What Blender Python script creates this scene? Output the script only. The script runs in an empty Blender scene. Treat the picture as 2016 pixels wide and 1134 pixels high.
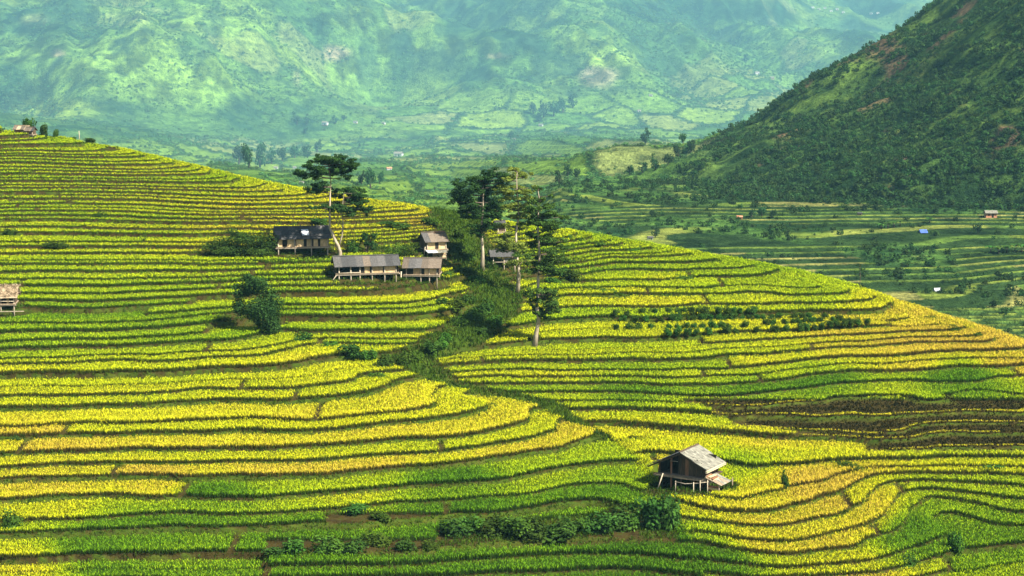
import bpy, bmesh, math, random
import numpy as np
from mathutils import Vector, Matrix

sc = bpy.context.scene
COL = sc.collection
R = math.radians

# ---------------------------------------------------------------- camera
F = 3920.0                 # focal length in photograph pixels (2016 wide)
PITCH = R(8.0)
cam_d = bpy.data.cameras.new('camera')
cam_d.lens = 70.0
cam_d.sensor_width = 36.0
cam_d.clip_start = 1.0
cam_d.clip_end = 15000.0
cam = bpy.data.objects.new('camera', cam_d)
cam.rotation_euler = (R(90) - PITCH, 0, 0)
COL.objects.link(cam)
sc.camera = cam

# ---------------------------------------------------------------- sky and sun
SUN_EL, SUN_AZ = R(48), R(123)     # azimuth clockwise from +Y (the view direction)
world = bpy.data.worlds.new('World')
sc.world = world
world.use_nodes = True
wn = world.node_tree
for n in list(wn.nodes):
    wn.nodes.remove(n)
sky = wn.nodes.new('ShaderNodeTexSky')
sky.sky_type = 'NISHITA'
sky.sun_disc = False
sky.sun_elevation = SUN_EL
sky.sun_rotation = SUN_AZ
sky.air_density = 1.0
sky.dust_density = 1.6
bg = wn.nodes.new('ShaderNodeBackground')
bg.inputs['Strength'].default_value = 0.05
wo = wn.nodes.new('ShaderNodeOutputWorld')
wn.links.new(sky.outputs[0], bg.inputs[0])
wn.links.new(bg.outputs[0], wo.inputs[0])

sun_d = bpy.data.lights.new('sun', 'SUN')
sun_d.energy = 5.0
sun_d.angle = R(0.5)
sun_d.color = (1.0, 0.95, 0.84)
sun = bpy.data.objects.new('sun', sun_d)
sdir = Vector((math.sin(SUN_AZ) * math.cos(SUN_EL), math.cos(SUN_AZ) * math.cos(SUN_EL), math.sin(SUN_EL)))
sun.rotation_euler = (-sdir).to_track_quat('-Z', 'Y').to_euler()
sun.location = sdir * 400
COL.objects.link(sun)

vs = sc.view_settings
vs.view_transform = 'Standard'
vs.look = 'None'
vs.exposure = 1.52
vs.gamma = 1.0
vs.use_curve_mapping = False
sc.render.engine = 'CYCLES'
cy = sc.cycles
cy.use_denoising = True
cy.max_bounces = 6
cy.diffuse_bounces = 3
cy.glossy_bounces = 2
cy.transmission_bounces = 3
cy.transparent_max_bounces = 6
cy.volume_bounces = 0
cy.sample_clamp_indirect = 4.0

# ---------------------------------------------------------------- helpers: projection
SP, CP = math.sin(PITCH), math.cos(PITCH)
def tz(v):
    b = -(np.asarray(v, float) - 567.0) / F
    return (-SP + b * CP) / (CP + b * SP)
def at(u, v, Y):
    b = -(v - 567.0) / F
    a = (u - 1008.0) / F
    yd = CP + b * SP
    return (Y * a / yd, Y, Y * (-SP + b * CP) / yd)
def proj(x, y, z):
    d = y * CP - z * SP
    up = y * SP + z * CP
    return 1008 + F * x / d, 567 - F * up / d

# ---------------------------------------------------------------- helpers: noise
def _h(ix, iy, seed):
    n = (ix.astype(np.int64) * 374761393 + iy.astype(np.int64) * 668265263 + seed * 974634777) & 0xffffffff
    n = ((n ^ (n >> 13)) * 1274126177) & 0xffffffff
    n = n ^ (n >> 16)
    return (n & 0xffff) / 65535.0
def vnoise(x, y, seed=0):
    x = np.asarray(x, float); y = np.asarray(y, float)
    ix = np.floor(x); iy = np.floor(y)
    fx = x - ix; fy = y - iy
    fx = fx * fx * fx * (fx * (fx * 6 - 15) + 10); fy = fy * fy * fy * (fy * (fy * 6 - 15) + 10)
    a = _h(ix, iy, seed); b = _h(ix + 1, iy, seed); c = _h(ix, iy + 1, seed); d = _h(ix + 1, iy + 1, seed)
    return (a * (1 - fx) + b * fx) * (1 - fy) + (c * (1 - fx) + d * fx) * fy
def fbm(x, y, octs=4, seed=0):
    s = 0.0; a = 0.5; t = 0.0
    for i in range(octs):
        s = s + a * vnoise(x, y, seed + i * 17); t += a
        x = x * 2.03 + 11.3; y = y * 2.03 - 7.1; a *= 0.5
    return s / t          # 0..1
def sstep(a, b, x):
    t = np.clip((x - a) / (b - a), 0, 1)
    return t * t * (3 - 2 * t)

def tps_fit(P, lam):
    P = np.array(P, float)
    X = P[:, :2] / 100.0; z = P[:, 2]
    n = len(P)
    d2 = ((X[:, None] - X[None]) ** 2).sum(-1)
    K = 0.5 * d2 * np.log(d2 + 1e-12)
    A = np.zeros((n + 3, n + 3))
    A[:n, :n] = K + lam * np.eye(n)
    A[:n, n] = 1; A[:n, n + 1:] = X
    A[n:, :n] = A[:n, n:].T
    w = np.linalg.solve(A, np.r_[z, 0, 0, 0])
    def f(x, y):
        x = np.asarray(x, float) / 100; y = np.asarray(y, float) / 100
        sh = x.shape; x = x.ravel(); y = y.ravel()
        out = w[n] + w[n + 1] * x + w[n + 2] * y
        for i in range(n):
            d2 = (x - X[i, 0]) ** 2 + (y - X[i, 1]) ** 2
            out += w[i] * 0.5 * d2 * np.log(d2 + 1e-12)
        return out.reshape(sh)
    return f

# ---------------------------------------------------------------- helpers: meshes
def np_mesh(name, verts, faces, mat=None, attrs=None, smooth=False):
    """verts (N,3); faces (M,3) or (M,4); attrs {name: (type, array)} on points"""
    me = bpy.data.meshes.new(name)
    verts = np.ascontiguousarray(verts, np.float32)
    faces = np.ascontiguousarray(faces, np.int32)
    m, k = faces.shape
    me.vertices.add(len(verts)); me.vertices.foreach_set('co', verts.ravel())
    me.loops.add(m * k); me.loops.foreach_set('vertex_index', faces.ravel())
    me.polygons.add(m)
    me.polygons.foreach_set('loop_start', np.arange(0, m * k, k, dtype=np.int32))
    if smooth:
        me.polygons.foreach_set('use_smooth', np.ones(m, bool))
    me.update(calc_edges=True)
    if not smooth:
        me.shade_flat()
    for an, (ty, arr) in (attrs or {}).items():
        at_ = me.attributes.new(an, ty, 'POINT')
        arr = np.ascontiguousarray(arr, np.float32)
        if ty == 'FLOAT_COLOR':
            if arr.shape[1] == 3:
                arr = np.c_[arr, np.ones(len(arr), np.float32)]
            at_.data.foreach_set('color', arr.astype(np.float32).ravel())
        elif ty == 'FLOAT_VECTOR':
            at_.data.foreach_set('vector', arr.ravel())
        else:
            at_.data.foreach_set('value', arr.ravel())
    if mat:
        me.materials.append(mat)
    return me
def link(name, data, parent=None, loc=None, rz=None, **props):
    o = bpy.data.objects.new(name, data)
    COL.objects.link(o)
    if parent is not None:
        o.parent = parent
    if loc is not None:
        o.location = loc
    if rz is not None:
        o.rotation_euler = (0, 0, rz)
    for k, v in props.items():
        if v is not None:
            o[k] = v
    return o
def thing(name, label, category, loc, rz=0, group=None):
    return link(name, None, None, loc, rz, label=label, category=category, group=group)
ORD = 'first second third fourth fifth sixth seventh eighth ninth tenth eleventh twelfth thirteenth fourteenth fifteenth sixteenth seventeenth eighteenth nineteenth twentieth twenty-first twenty-second twenty-third twenty-fourth'.split()
def grid_faces(nr, nc):
    i = np.arange(nr - 1)[:, None] * nc + np.arange(nc - 1)[None]
    i = i.ravel()
    return np.stack([i, i + 1, i + nc + 1, i + nc], 1)

# ---------------------------------------------------------------- helpers: materials
def new_mat(name):
    m = bpy.data.materials.new(name); m.use_nodes = True
    nt = m.node_tree
    for n in list(nt.nodes):
        nt.nodes.remove(n)
    out = nt.nodes.new('ShaderNodeOutputMaterial')
    return m, nt, out
def N(nt, ty, **kw):
    n = nt.nodes.new(ty)
    for k, v in kw.items():
        setattr(n, k, v)
    return n
def ramp(nt, stops, interp='LINEAR'):
    r = nt.nodes.new('ShaderNodeValToRGB')
    r.color_ramp.interpolation = interp
    e = r.color_ramp.elements
    while len(e) < len(stops):
        e.new(0.5)
    for i, (p, c) in enumerate(stops):
        e[i].position = p; e[i].color = (*c, 1)
    return r
def noise_node(nt, scale, detail=4, rough=0.6, coord='Object'):
    tc = nt.nodes.new('ShaderNodeTexCoord')
    n = nt.nodes.new('ShaderNodeTexNoise')
    n.inputs['Scale'].default_value = scale
    n.inputs['Detail'].default_value = detail
    n.inputs['Roughness'].default_value = rough
    nt.links.new(tc.outputs[coord], n.inputs['Vector'])
    return n
def mixrgb(nt, blend, fac, a, b):
    m = nt.nodes.new('ShaderNodeMix'); m.data_type = 'RGBA'; m.blend_type = blend
    for sock, val in ((m.inputs[0], fac), (m.inputs[6], a), (m.inputs[7], b)):
        if hasattr(val, 'links') or isinstance(val, bpy.types.NodeSocket):
            nt.links.new(val, sock)
        elif isinstance(val, (int, float)):
            sock.default_value = val
        else:
            sock.default_value = (*val, 1)
    return m.outputs[2]
def simple_mat(name, c1, c2, scale=3.0, rough=0.85, bump=0.3, stretch=None, detail=5, spec=0.2):
    m, nt, out = new_mat(name)
    b = N(nt, 'ShaderNodeBsdfPrincipled')
    b.inputs['Roughness'].default_value = rough
    b.inputs['Specular IOR Level'].default_value = spec
    tc = N(nt, 'ShaderNodeTexCoord')
    mp = N(nt, 'ShaderNodeMapping')
    if stretch:
        mp.inputs['Scale'].default_value = stretch
    nt.links.new(tc.outputs['Object'], mp.inputs[0])
    oi = N(nt, 'ShaderNodeObjectInfo')
    nt.links.new(oi.outputs['Random'], mp.inputs['Location'])
    n = N(nt, 'ShaderNodeTexNoise')
    n.inputs['Scale'].default_value = scale; n.inputs['Detail'].default_value = detail; n.inputs['Roughness'].default_value = 0.65
    nt.links.new(mp.outputs[0], n.inputs['Vector'])
    r = ramp(nt, [(0.32, c1), (0.68, c2)])
    nt.links.new(n.outputs[0], r.inputs[0])
    # every piece of the same stuff weathers a little differently
    hs = N(nt, 'ShaderNodeHueSaturation')
    mr = N(nt, 'ShaderNodeMapRange')
    mr.inputs[3].default_value = 0.78; mr.inputs[4].default_value = 1.22
    nt.links.new(oi.outputs['Random'], mr.inputs[0])
    nt.links.new(mr.outputs[0], hs.inputs['Value'])
    nt.links.new(r.outputs[0], hs.inputs['Color'])
    nt.links.new(hs.outputs[0], b.inputs['Base Color'])
    if bump:
        bp = N(nt, 'ShaderNodeBump'); bp.inputs['Strength'].default_value = bump; bp.inputs['Distance'].default_value = 0.05
        nt.links.new(n.outputs[0], bp.inputs['Height'])
        nt.links.new(bp.outputs[0], b.inputs['Normal'])
    nt.links.new(b.outputs[0], out.inputs[0])
    return m
def leaf_mat(name, c_dark, c_light, trans=0.3, hue_rand=True, scale=0.5):
    m, nt, out = new_mat(name)
    n = noise_node(nt, scale, 3, 0.6, 'Object')
    r = ramp(nt, [(0.3, c_dark), (0.7, c_light)])
    nt.links.new(n.outputs[0], r.inputs[0])
    col = r.outputs[0]
    geo = N(nt, 'ShaderNodeNewGeometry')
    hs = N(nt, 'ShaderNodeHueSaturation')
    mr = N(nt, 'ShaderNodeMapRange'); mr.inputs[3].default_value = 0.6; mr.inputs[4].default_value = 1.45
    nt.links.new(geo.outputs['Random Per Island'], mr.inputs[0])
    nt.links.new(mr.outputs[0], hs.inputs['Value'])
    nt.links.new(col, hs.inputs['Color'])
    col = hs.outputs[0]
    if hue_rand:
        oi = N(nt, 'ShaderNodeObjectInfo')
        hs2 = N(nt, 'ShaderNodeHueSaturation')
        m2 = N(nt, 'ShaderNodeMapRange'); m2.inputs[3].default_value = 0.475; m2.inputs[4].default_value = 0.525
        nt.links.new(oi.outputs['Random'], m2.inputs[0]); nt.links.new(m2.outputs[0], hs2.inputs['Hue'])
        m3 = N(nt, 'ShaderNodeMapRange'); m3.inputs[3].default_value = 0.7; m3.inputs[4].default_value = 1.35
        nt.links.new(oi.outputs['Random'], m3.inputs[0]); nt.links.new(m3.outputs[0], hs2.inputs['Value'])
        nt.links.new(col, hs2.inputs['Color'])
        col = hs2.outputs[0]
    d = N(nt, 'ShaderNodeBsdfDiffuse'); t = N(nt, 'ShaderNodeBsdfTranslucent'); mx = N(nt, 'ShaderNodeMixShader')
    mx.inputs[0].default_value = trans
    nt.links.new(col, d.inputs[0]); nt.links.new(col, t.inputs[0])
    nt.links.new(d.outputs[0], mx.inputs[1]); nt.links.new(t.outputs[0], mx.inputs[2])
    nt.links.new(mx.outputs[0], out.inputs[0])
    return m

# ================================================================ THE TERRACED HILL
# places on the hill: (photo u, v, height) -> the hill passes through them
ZC = [  # contour lines of the hill:  height, points where that height is seen
 (-23.2, [(0,300)]), (-24.6, [(0,325),(200,330)]),
 (-28.2, [(0,398),(250,398),(450,410)]),
 (-30.6, [(0,452),(250,455),(480,452)]),
 (-32.4, [(0,500),(300,500)]), (-32.6, [(595,505)]),
 (-34.3, [(0,555),(300,553)]), (-34.6, [(500,553)]), (-34.9, [(730,555)]),
 (-36.0, [(0,605),(250,603)]), (-36.6, [(560,600)]), (-36.8, [(760,600)]), (-37.0, [(880,598)]),
 (-37.3, [(0,648),(250,645)]), (-38.0, [(620,645)]), (-38.3, [(820,645)]),
 (-38.4, [(0,682),(300,674),(530,664)]),
 (-39.9, [(0,735),(300,728),(560,715),(640,703)]),
 (-41.2, [(0,790),(400,775),(650,762),(735,754)]),
 (-42.4, [(0,850),(500,837),(750,815),(870,800),(948,792)]),
 (-43.5, [(0,900),(650,882),(900,858),(1000,843),(1078,828)]),
 (-44.5, [(0,942),(400,938),(700,930),(900,914),(1080,890),(1190,868),(1245,862)]),
 (-45.5, [(0,1000),(250,990),(800,968),(1100,938),(1270,920)]),
 (-46.4, [(0,1060),(300,1045),(700,1030),(1000,1015),(1200,1005),(1320,1000)]),
 (-47.6, [(0,1120),(400,1110),(700,1110),(1000,1095),(1250,1085),(1400,1075)]),
 # east lobe
 (-42.0, [(840,745)]), (-41.85, [(1040,740),(1500,732),(1900,706)]),
 (-40.9, [(900,708),(1150,706),(1500,690),(1800,672)]),
 (-39.7, [(1050,664),(1300,655),(1600,640),(1800,628)]),
 (-38.7, [(1040,620),(1300,612),(1550,600)]),
 (-37.7, [(1060,580),(1200,566),(1450,560)]),
 (-36.7, [(1010,545),(1200,520)]),
 (-43.0, [(1000,785)]), (-42.7, [(1300,772),(1600,752),(2016,722)]),
 (-43.5, [(1120,805)]), (-43.3, [(1320,798),(1650,790),(2016,776)]),
 (-44.1, [(1250,838)]), (-43.8, [(1500,838),(1800,832),(2016,822)]),
 (-44.8, [(1330,870)]), (-44.4, [(1650,866),(1850,862),(2016,856)]),
 (-44.9, [(1460,905),(1620,905),(1800,908),(2016,900)]),
 # knoll of the near barn
 (-45.2, [(1365,968),(1420,940),(1540,925)]),
 (-45.6, [(1400,1000),(1550,985),(1640,960),(1660,935)]),
 (-46.1, [(1420,1035),(1600,1015),(1700,985),(1722,955)]),
 (-46.6, [(1460,1060),(1640,1045),(1760,1010),(1785,980)]),
 (-47.3, [(1500,1105),(1700,1085),(1830,1050),(1850,1015)]),
 (-48.2, [(1500,1150),(1800,1120),(1880,1090)]),
 (-45.9, [(1760,935)]), (-46.7, [(1800,955)]), (-47.5, [(1840,985)]), (-48.3, [(1872,1015)]), (-49.1, [(1888,1065)]),
 (-47.1, [(1925,1030)]), (-46.7, [(1960,1000),(2016,985)]), (-46.3, [(1900,965),(2016,948)]),
 (-47.6, [(1960,1070),(2016,1035)]), (-48.4, [(1960,1120),(2016,1090)]),
 # gully between the lobes
 (-39.6, [(800,702)]), (-39.2, [(900,668)]), (-38.8, [(950,640)]), (-38.1, [(965,605)]),
]
GUL = [(560,236,-39.6),(640,232,-40.5),(740,222,-42.0),(850,220,-42.7),(960,216.5,-43.4),(1080,211.5,-44.2),(1170,209,-44.6),(1250,206,-45.0)]
CP_ = []
for z, pts in ZC:
    for (u, v) in pts:
        CP_.append(at(u, v, z / float(tz(v))))
for u, Y, z in GUL:
    CP_.append((Y * (u - 1008) / F / 1.0, Y, z))
# crest line of the hill with its distance, and the fall behind it
CREST = [(-350,205,345),(0,258,336),(200,286,329),(350,320,315),(560,372,298),(760,402,290),(880,432,284),(1100,466,290),(1250,492,289),
         (1480,532,282),(1700,577,267),(1850,632,252),(2016,694,238),(2250,770,224)]
for u, v, Y in CREST:
    p = at(u, v, Y); CP_.append(p)
    k = (u - 1008) / F
    CP_.append(((Y + 28) * k, Y + 28, p[2] - 4.2)); CP_.append(((Y + 70) * k, Y + 70, p[2] - 21)); CP_.append(((Y + 130) * k, Y + 130, p[2] - 50))
# outside the frame, left and right and this side
for v, z in ((330,-23),(450,-29),(560,-33.6),(680,-37.6),(800,-40.9),(900,-43.2),(1000,-45.1),(1100,-47.2)):
    CP_.append(at(-420, v, z / float(tz(v))))
for v, z in ((760,-43.2),(860,-44.6),(960,-46.4),(1090,-48.8)):
    CP_.append(at(2420, v, z / float(tz(v))))
for u in (-300, 300, 900, 1500, 2100):
    CP_.append(at(u, 1230, -50.0 / float(tz(1230)))); CP_.append(at(u, 1500, -54.0 / float(tz(1500))))
hill_f = tps_fit(CP_, 0.004)

# rows (distance) and columns (x / distance) of the hill sheet
rows = np.concatenate([np.arange(60, 140, 4.0), np.arange(140, 252, 0.34), np.arange(252, 300, 0.40), np.arange(300, 352, 0.5), np.arange(352, 480, 3.0)])
cols = np.concatenate([np.linspace(-0.42, -0.30, 20, endpoint=False), np.linspace(-0.30, 0.30, 300), np.linspace(0.30, 0.42, 21)[1:]])
NR, NC = len(rows), len(cols)
GY = np.repeat(rows[:, None], NC, 1); GX = GY * cols[None]
GH = hill_f(GX, GY)
GH += 0.42 * (fbm(GX / 17, GY / 17, 3, 5) - 0.5) + 0.35 * (fbm(GX / 6.5 + 9, GY / 6.5, 2, 8) - 0.5)

def grid_lookup(G, x, y):
    r = np.interp(y, rows, np.arange(NR)); c = np.interp(x / y, cols, np.arange(NC))
    r0 = np.clip(r.astype(int), 0, NR - 2); c0 = np.clip(c.astype(int), 0, NC - 2)
    fr = r - r0; fc = c - c0
    return (G[r0, c0] * (1 - fr) * (1 - fc) + G[r0, c0 + 1] * (1 - fr) * fc + G[r0 + 1, c0] * fr * (1 - fc) + G[r0 + 1, c0 + 1] * fr * fc)

# the gully parts two systems of terraces, each with its own steps
SEP = [(1420,1134,150),(1345,1000,177),(1300,925,190),(1200,862,206),(1040,815,217),(860,748,223),(800,712,228),(880,684,233),(945,640,243),(985,572,258),
       (940,520,270),(905,470,284),(890,432,312)]
sep_y = np.array([s[2] for s in SEP], float); sep_x = np.array([at(*s)[0] for s in SEP])
LEV_W = np.concatenate([np.arange(-70, -53, 1.6), np.arange(-53, -40, 0.60), np.arange(-40, -33, 0.48), np.arange(-33, -12, 0.36)])
LEV_E = np.concatenate([np.arange(-70, -53, 1.6), np.arange(-53, -44.6, 0.42), np.arange(-44.6, -43.2, 0.36), np.arange(-43.2, -28, 0.42)])
_lr = np.random.default_rng(3)
LEV_W[1:-1] += _lr.uniform(-.22, .22, len(LEV_W) - 2) * np.minimum(np.diff(LEV_W)[1:], np.diff(LEV_W)[:-1])
LEV_E[1:-1] += _lr.uniform(-.2, .2, len(LEV_E) - 2) * np.minimum(np.diff(LEV_E)[1:], np.diff(LEV_E)[:-1])
RNG = np.random.default_rng(7)
def cuts(nlev, lo, hi):
    out = []
    for k in range(nlev):
        b = []; x = -110 + RNG.uniform(0, 50)
        while x < 110:
            b.append(x); x += RNG.uniform(lo, hi)
        out.append(np.array(b))
    return out
SYS = []
for lev, lo, hi in ((LEV_W, 30, 95), (LEV_E, 32, 95)):
    cu = cuts(len(lev), lo, hi)
    mg = [(RNG.random(len(b) + 1) < 0.10).astype(int) for b in cu]
    SYS.append((lev, cu, mg))
def plot_of(s, k, x):
    """segment number of level k at x"""
    lev, cu, mg = SYS[s]
    out = np.zeros(len(k), int)
    k = np.minimum(k, len(cu) - 1)
    for kk in np.unique(k):
        m = k == kk
        out[m] = np.searchsorted(cu[kk], x[m])
    return out
def terrace(s, H, x):
    lev, cu, mg = SYS[s]
    q = np.interp(H, lev, np.arange(len(lev)))
    k = np.clip(np.floor(q).astype(int), 1, len(lev) - 2); f = q - k
    seg = plot_of(s, k, x); seg2 = plot_of(s, k + 1, x)
    za = np.empty_like(H); zb = np.empty_like(H)
    for kk in np.unique(k):
        m = k == kk
        za[m] = lev[kk - mg[kk][seg[m]]]
        zb[m] = lev[kk + 1 - mg[kk + 1][seg2[m]]]
    return za, zb, k, f, seg
RISER = 0.13
def hill_eval(x, y):
    """surface height, riser flag, system, level, fraction, segment"""
    sh = x.shape; x = x.ravel(); y = y.ravel()
    H = grid_lookup(GH, x, y)
    sx = np.interp(y, sep_y, sep_x)
    side = x - sx + 1.6 * (fbm(x / 5, y / 5, 2, 3) - 0.5)
    res = []
    for s in (0, 1):
        za, zb, k, f, seg = terrace(s, H, x)
        t = sstep(1 - RISER, 1, f)
        res.append((za + (zb - za) * t, t, k, f, seg))
    m = sstep(-1.2, 1.2, side)
    z = res[0][0] * (1 - m) + res[1][0] * m
    # rough ground in the gully itself and on the back of the hill
    crest_v = np.interp(y, [0, 1], [0, 0])
    gul = np.exp(-(side / np.interp(y, [205, 213, 225, 300], [0.5, 0.9, 2.4, 3.0])) ** 2) * sstep(200, 212, y)
    rough = 0.5 * (fbm(x / 2.2, y / 2.2, 3, 21) - 0.5)
    z = z * (1 - gul) + (H + rough) * gul
    # the slope behind the crest is not terraced
    cy_ = np.interp(1008 + F * x / (y * 0.995), [c[0] for c in CREST], [c[2] for c in CREST])
    back = sstep(12, 22, y - cy_)
    z = z * (1 - back) + H * back
    S = (side > 0).astype(int)
    pick = lambda i: np.where(S == 1, res[1][i], res[0][i])
    return [a.reshape(sh) for a in (z, pick(1), S, pick(2), pick(3), pick(4), gul, back, side)]
EV = hill_eval(GX, GY)
GZ = EV[0]
def ground(x, y):
    return float(grid_lookup(GZ, np.array([x]), np.array([y]))[0])
def hit(u, v, y0=140.0, y1=345.0):
    """first place where the line of sight through (u, v) meets the hill"""
    ys = np.arange(y0, y1, 0.1)
    p = np.array(at(u, v, 1.0))
    zz = grid_lookup(GZ, ys * p[0], ys)
    i = np.argmax(zz >= ys * p[2])
    if zz[i] < ys[i] * p[2]:
        i = len(ys) - 1
    return Vector((ys[i] * p[0], ys[i], float(zz[i])))

# --- hill material: trodden earth and grass banks
def hill_material():
    m, nt, out = new_mat('terrace_earth')
    a = N(nt, 'ShaderNodeAttribute'); a.attribute_name = 'riser'
    b = N(nt, 'ShaderNodeAttribute'); b.attribute_name = 'rough'
    n1 = noise_node(nt, 0.9, 6, 0.7); n2 = noise_node(nt, 0.12, 4, 0.6); n3 = noise_node(nt, 4.0, 4, 0.7)
    soil = ramp(nt, [(0.3, (0.020, 0.015, 0.006)), (0.55, (0.045, 0.034, 0.010)), (0.75, (0.034, 0.050, 0.009))])
    nt.links.new(n1.outputs[0], soil.inputs[0])
    bank = ramp(nt, [(0.30, (0.020, 0.042, 0.005)), (0.5, (0.042, 0.072, 0.007)), (0.62, (0.070, 0.088, 0.011)), (0.72, (0.13, 0.070, 0.025))])
    ad = N(nt, 'ShaderNodeMath', operation='MULTIPLY_ADD'); ad.inputs[1].default_value = 0.55
    nt.links.new(n1.outputs[0], ad.inputs[0])
    mm = N(nt, 'ShaderNodeMath', operation='MULTIPLY'); mm.inputs[1].default_value = 0.45
    nt.links.new(n2.outputs[0], mm.inputs[0]); nt.links.new(mm.outputs[0], ad.inputs[2])
    nt.links.new(ad.outputs[0], bank.inputs[0])
    c = mixrgb(nt, 'MIX', a.outputs['Fac'], soil.outputs[0], bank.outputs[0])
    c = mixrgb(nt, 'MIX', b.outputs['Fac'], c, bank.outputs[0])
    d = N(nt, 'ShaderNodeBsdfDiffuse')
    bp = N(nt, 'ShaderNodeBump'); bp.inputs['Strength'].default_value = 0.8; bp.inputs['Distance'].default_value = 0.15
    nt.links.new(n3.outputs[0], bp.inputs['Height']); nt.links.new(bp.outputs[0], d.inputs['Normal'])
    nt.links.new(c, d.inputs[0]); nt.links.new(d.outputs[0], out.inputs[0])
    return m
hv = np.stack([GX, GY, GZ], -1).reshape(-1, 3)
hill_me = np_mesh('terraced_hill', hv, grid_faces(NR, NC), hill_material(),
                  {'riser': ('FLOAT', EV[1].ravel()), 'rough': ('FLOAT', np.maximum(EV[6], EV[7]).ravel())})
hill = link('terraced_hill', hill_me, kind='structure')

# ================================================================ RICE
RIPE = [(100,300,.35),(400,350,.45),(100,400,.42),(450,420,.74),(650,415,.72),(330,370,.5),(100,450,.48),(300,480,.5),(560,440,.7),(100,550,.42),(300,600,.38),(450,640,.45),(100,620,.32),
 (560,540,.3),(750,580,.62),(700,600,.62),(700,640,.5),(840,410,.7),(760,465,.45),(200,700,.5),(450,700,.55),(600,720,.66),(200,760,.62),(200,810,.7),(600,790,.74),(850,790,.74),(930,825,.7),(400,840,.74),
 (100,870,.78),(1100,870,.72),(1000,860,.74),(1200,870,.76),(300,940,.76),(700,900,.72),(550,900,.74),(100,980,.72),(400,985,.2),(300,1020,.2),(900,960,.16),(1200,940,.2),(1100,1000,.34),
 (200,1060,.24),(600,1060,.26),(20,1110,.95),(900,1080,.2),(1200,1090,.14),(400,1100,.34),(1400,1090,.14),(1500,960,.72),(1600,950,.93),(1700,1000,.95),(1500,1040,.88),(1590,1030,.9),
 (1800,1035,.25),(1460,915,.25),(1900,980,.42),(1950,1060,.38),(1650,1110,.95),(1330,880,.78),(1500,860,.8),(1300,830,.74),(1600,820,.7),(1100,790,.72),(1900,900,.45),(1900,735,.18),(1600,755,.18),  # lower east kept less ripe and darker, in place of cloud shade
 (1500,745,.2),(1250,755,.35),(1500,700,.64),(1800,680,.9),(1920,660,.98),(1720,620,.88),(1500,590,.66),(1300,580,.6),(1200,520,.42),(1500,550,.45),(1600,565,.38),(1300,640,.62),(1000,660,.62),
 (950,720,.62),(1000,770,.62),(1970,690,.98),(1850,640,.92),(1650,660,.82)]
RP = np.array(RIPE)
RP[:, 2] = np.where((RP[:, 1] < 520) & (RP[:, 0] < 1000), RP[:, 2] + 0.06, RP[:, 2])
RP[:, 2] = np.where((RP[:, 1] > 950) & (RP[:, 2] < 0.5), RP[:, 2] - 0.10, RP[:, 2])
def ripeness(u, v):
    d2 = ((u[:, None] - RP[None, :, 0]) / 1.7) ** 2 + (v[:, None] - RP[None, :, 1]) ** 2
    w = 1.0 / (d2 + 120.0) ** 2
    return (w * RP[None, :, 2]).sum(1) / w.sum(1)

def rice_material():
    m, nt, out = new_mat('rice_leaves')
    a = N(nt, 'ShaderNodeAttribute'); a.attribute_name = 'ripe'
    h = N(nt, 'ShaderNodeAttribute'); h.attribute_name = 'along'
    leaf = ramp(nt, [(0.0, (0.030, 0.100, 0.006)), (0.28, (0.135, 0.285, 0.009)), (0.50, (0.380, 0.510, 0.010)), (0.66, (0.520, 0.590, 0.011)),
                     (0.84, (0.700, 0.650, 0.016)), (1.0, (0.660, 0.470, 0.050))])
    nt.links.new(a.outputs['Fac'], leaf.inputs[0])
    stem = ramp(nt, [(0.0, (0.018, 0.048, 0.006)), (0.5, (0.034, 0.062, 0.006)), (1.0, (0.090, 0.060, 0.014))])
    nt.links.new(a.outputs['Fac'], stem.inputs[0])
    pw = N(nt, 'ShaderNodeMath', operation='POWER'); pw.inputs[1].default_value = 4.0  # stem tone kept dark and high: paints the shade inside the crop's front
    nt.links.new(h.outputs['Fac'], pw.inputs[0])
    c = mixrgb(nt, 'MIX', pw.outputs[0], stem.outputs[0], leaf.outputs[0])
    geo = N(nt, 'ShaderNodeNewGeometry')
    mr = N(nt, 'ShaderNodeMapRange'); mr.inputs[3].default_value = 0.90; mr.inputs[4].default_value = 1.10
    nt.links.new(geo.outputs['Random Per Island'], mr.inputs[0])
    hs = N(nt, 'ShaderNodeHueSaturation'); nt.links.new(mr.outputs[0], hs.inputs['Value']); nt.links.new(c, hs.inputs['Color'])
    d = N(nt, 'ShaderNodeBsdfDiffuse'); t = N(nt, 'ShaderNodeBsdfTranslucent'); mx = N(nt, 'ShaderNodeMixShader'); mx.inputs[0].default_value = 0.35
    # leaves curl, so each blade shades as a soft rounded one rather than a flat card
    sc_ = N(nt, 'ShaderNodeVectorMath', operation='SCALE'); sc_.inputs['Scale'].default_value = 0.55
    nt.links.new(geo.outputs['Normal'], sc_.inputs[0])
    ad_ = N(nt, 'ShaderNodeVectorMath', operation='ADD'); ad_.inputs[1].default_value = (0.0, 0.0, 0.6)
    nt.links.new(sc_.outputs[0], ad_.inputs[0])
    nm_ = N(nt, 'ShaderNodeVectorMath', operation='NORMALIZE'); nt.links.new(ad_.outputs[0], nm_.inputs[0])
    nt.links.new(nm_.outputs[0], d.inputs['Normal'])
    nt.links.new(hs.outputs[0], d.inputs[0]); nt.links.new(hs.outputs[0], t.inputs[0])
    nt.links.new(d.outputs[0], mx.inputs[1]); nt.links.new(t.outputs[0], mx.inputs[2]); nt.links.new(mx.outputs[0], out.inputs[0])
    return m
M_RICE = rice_material()

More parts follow.
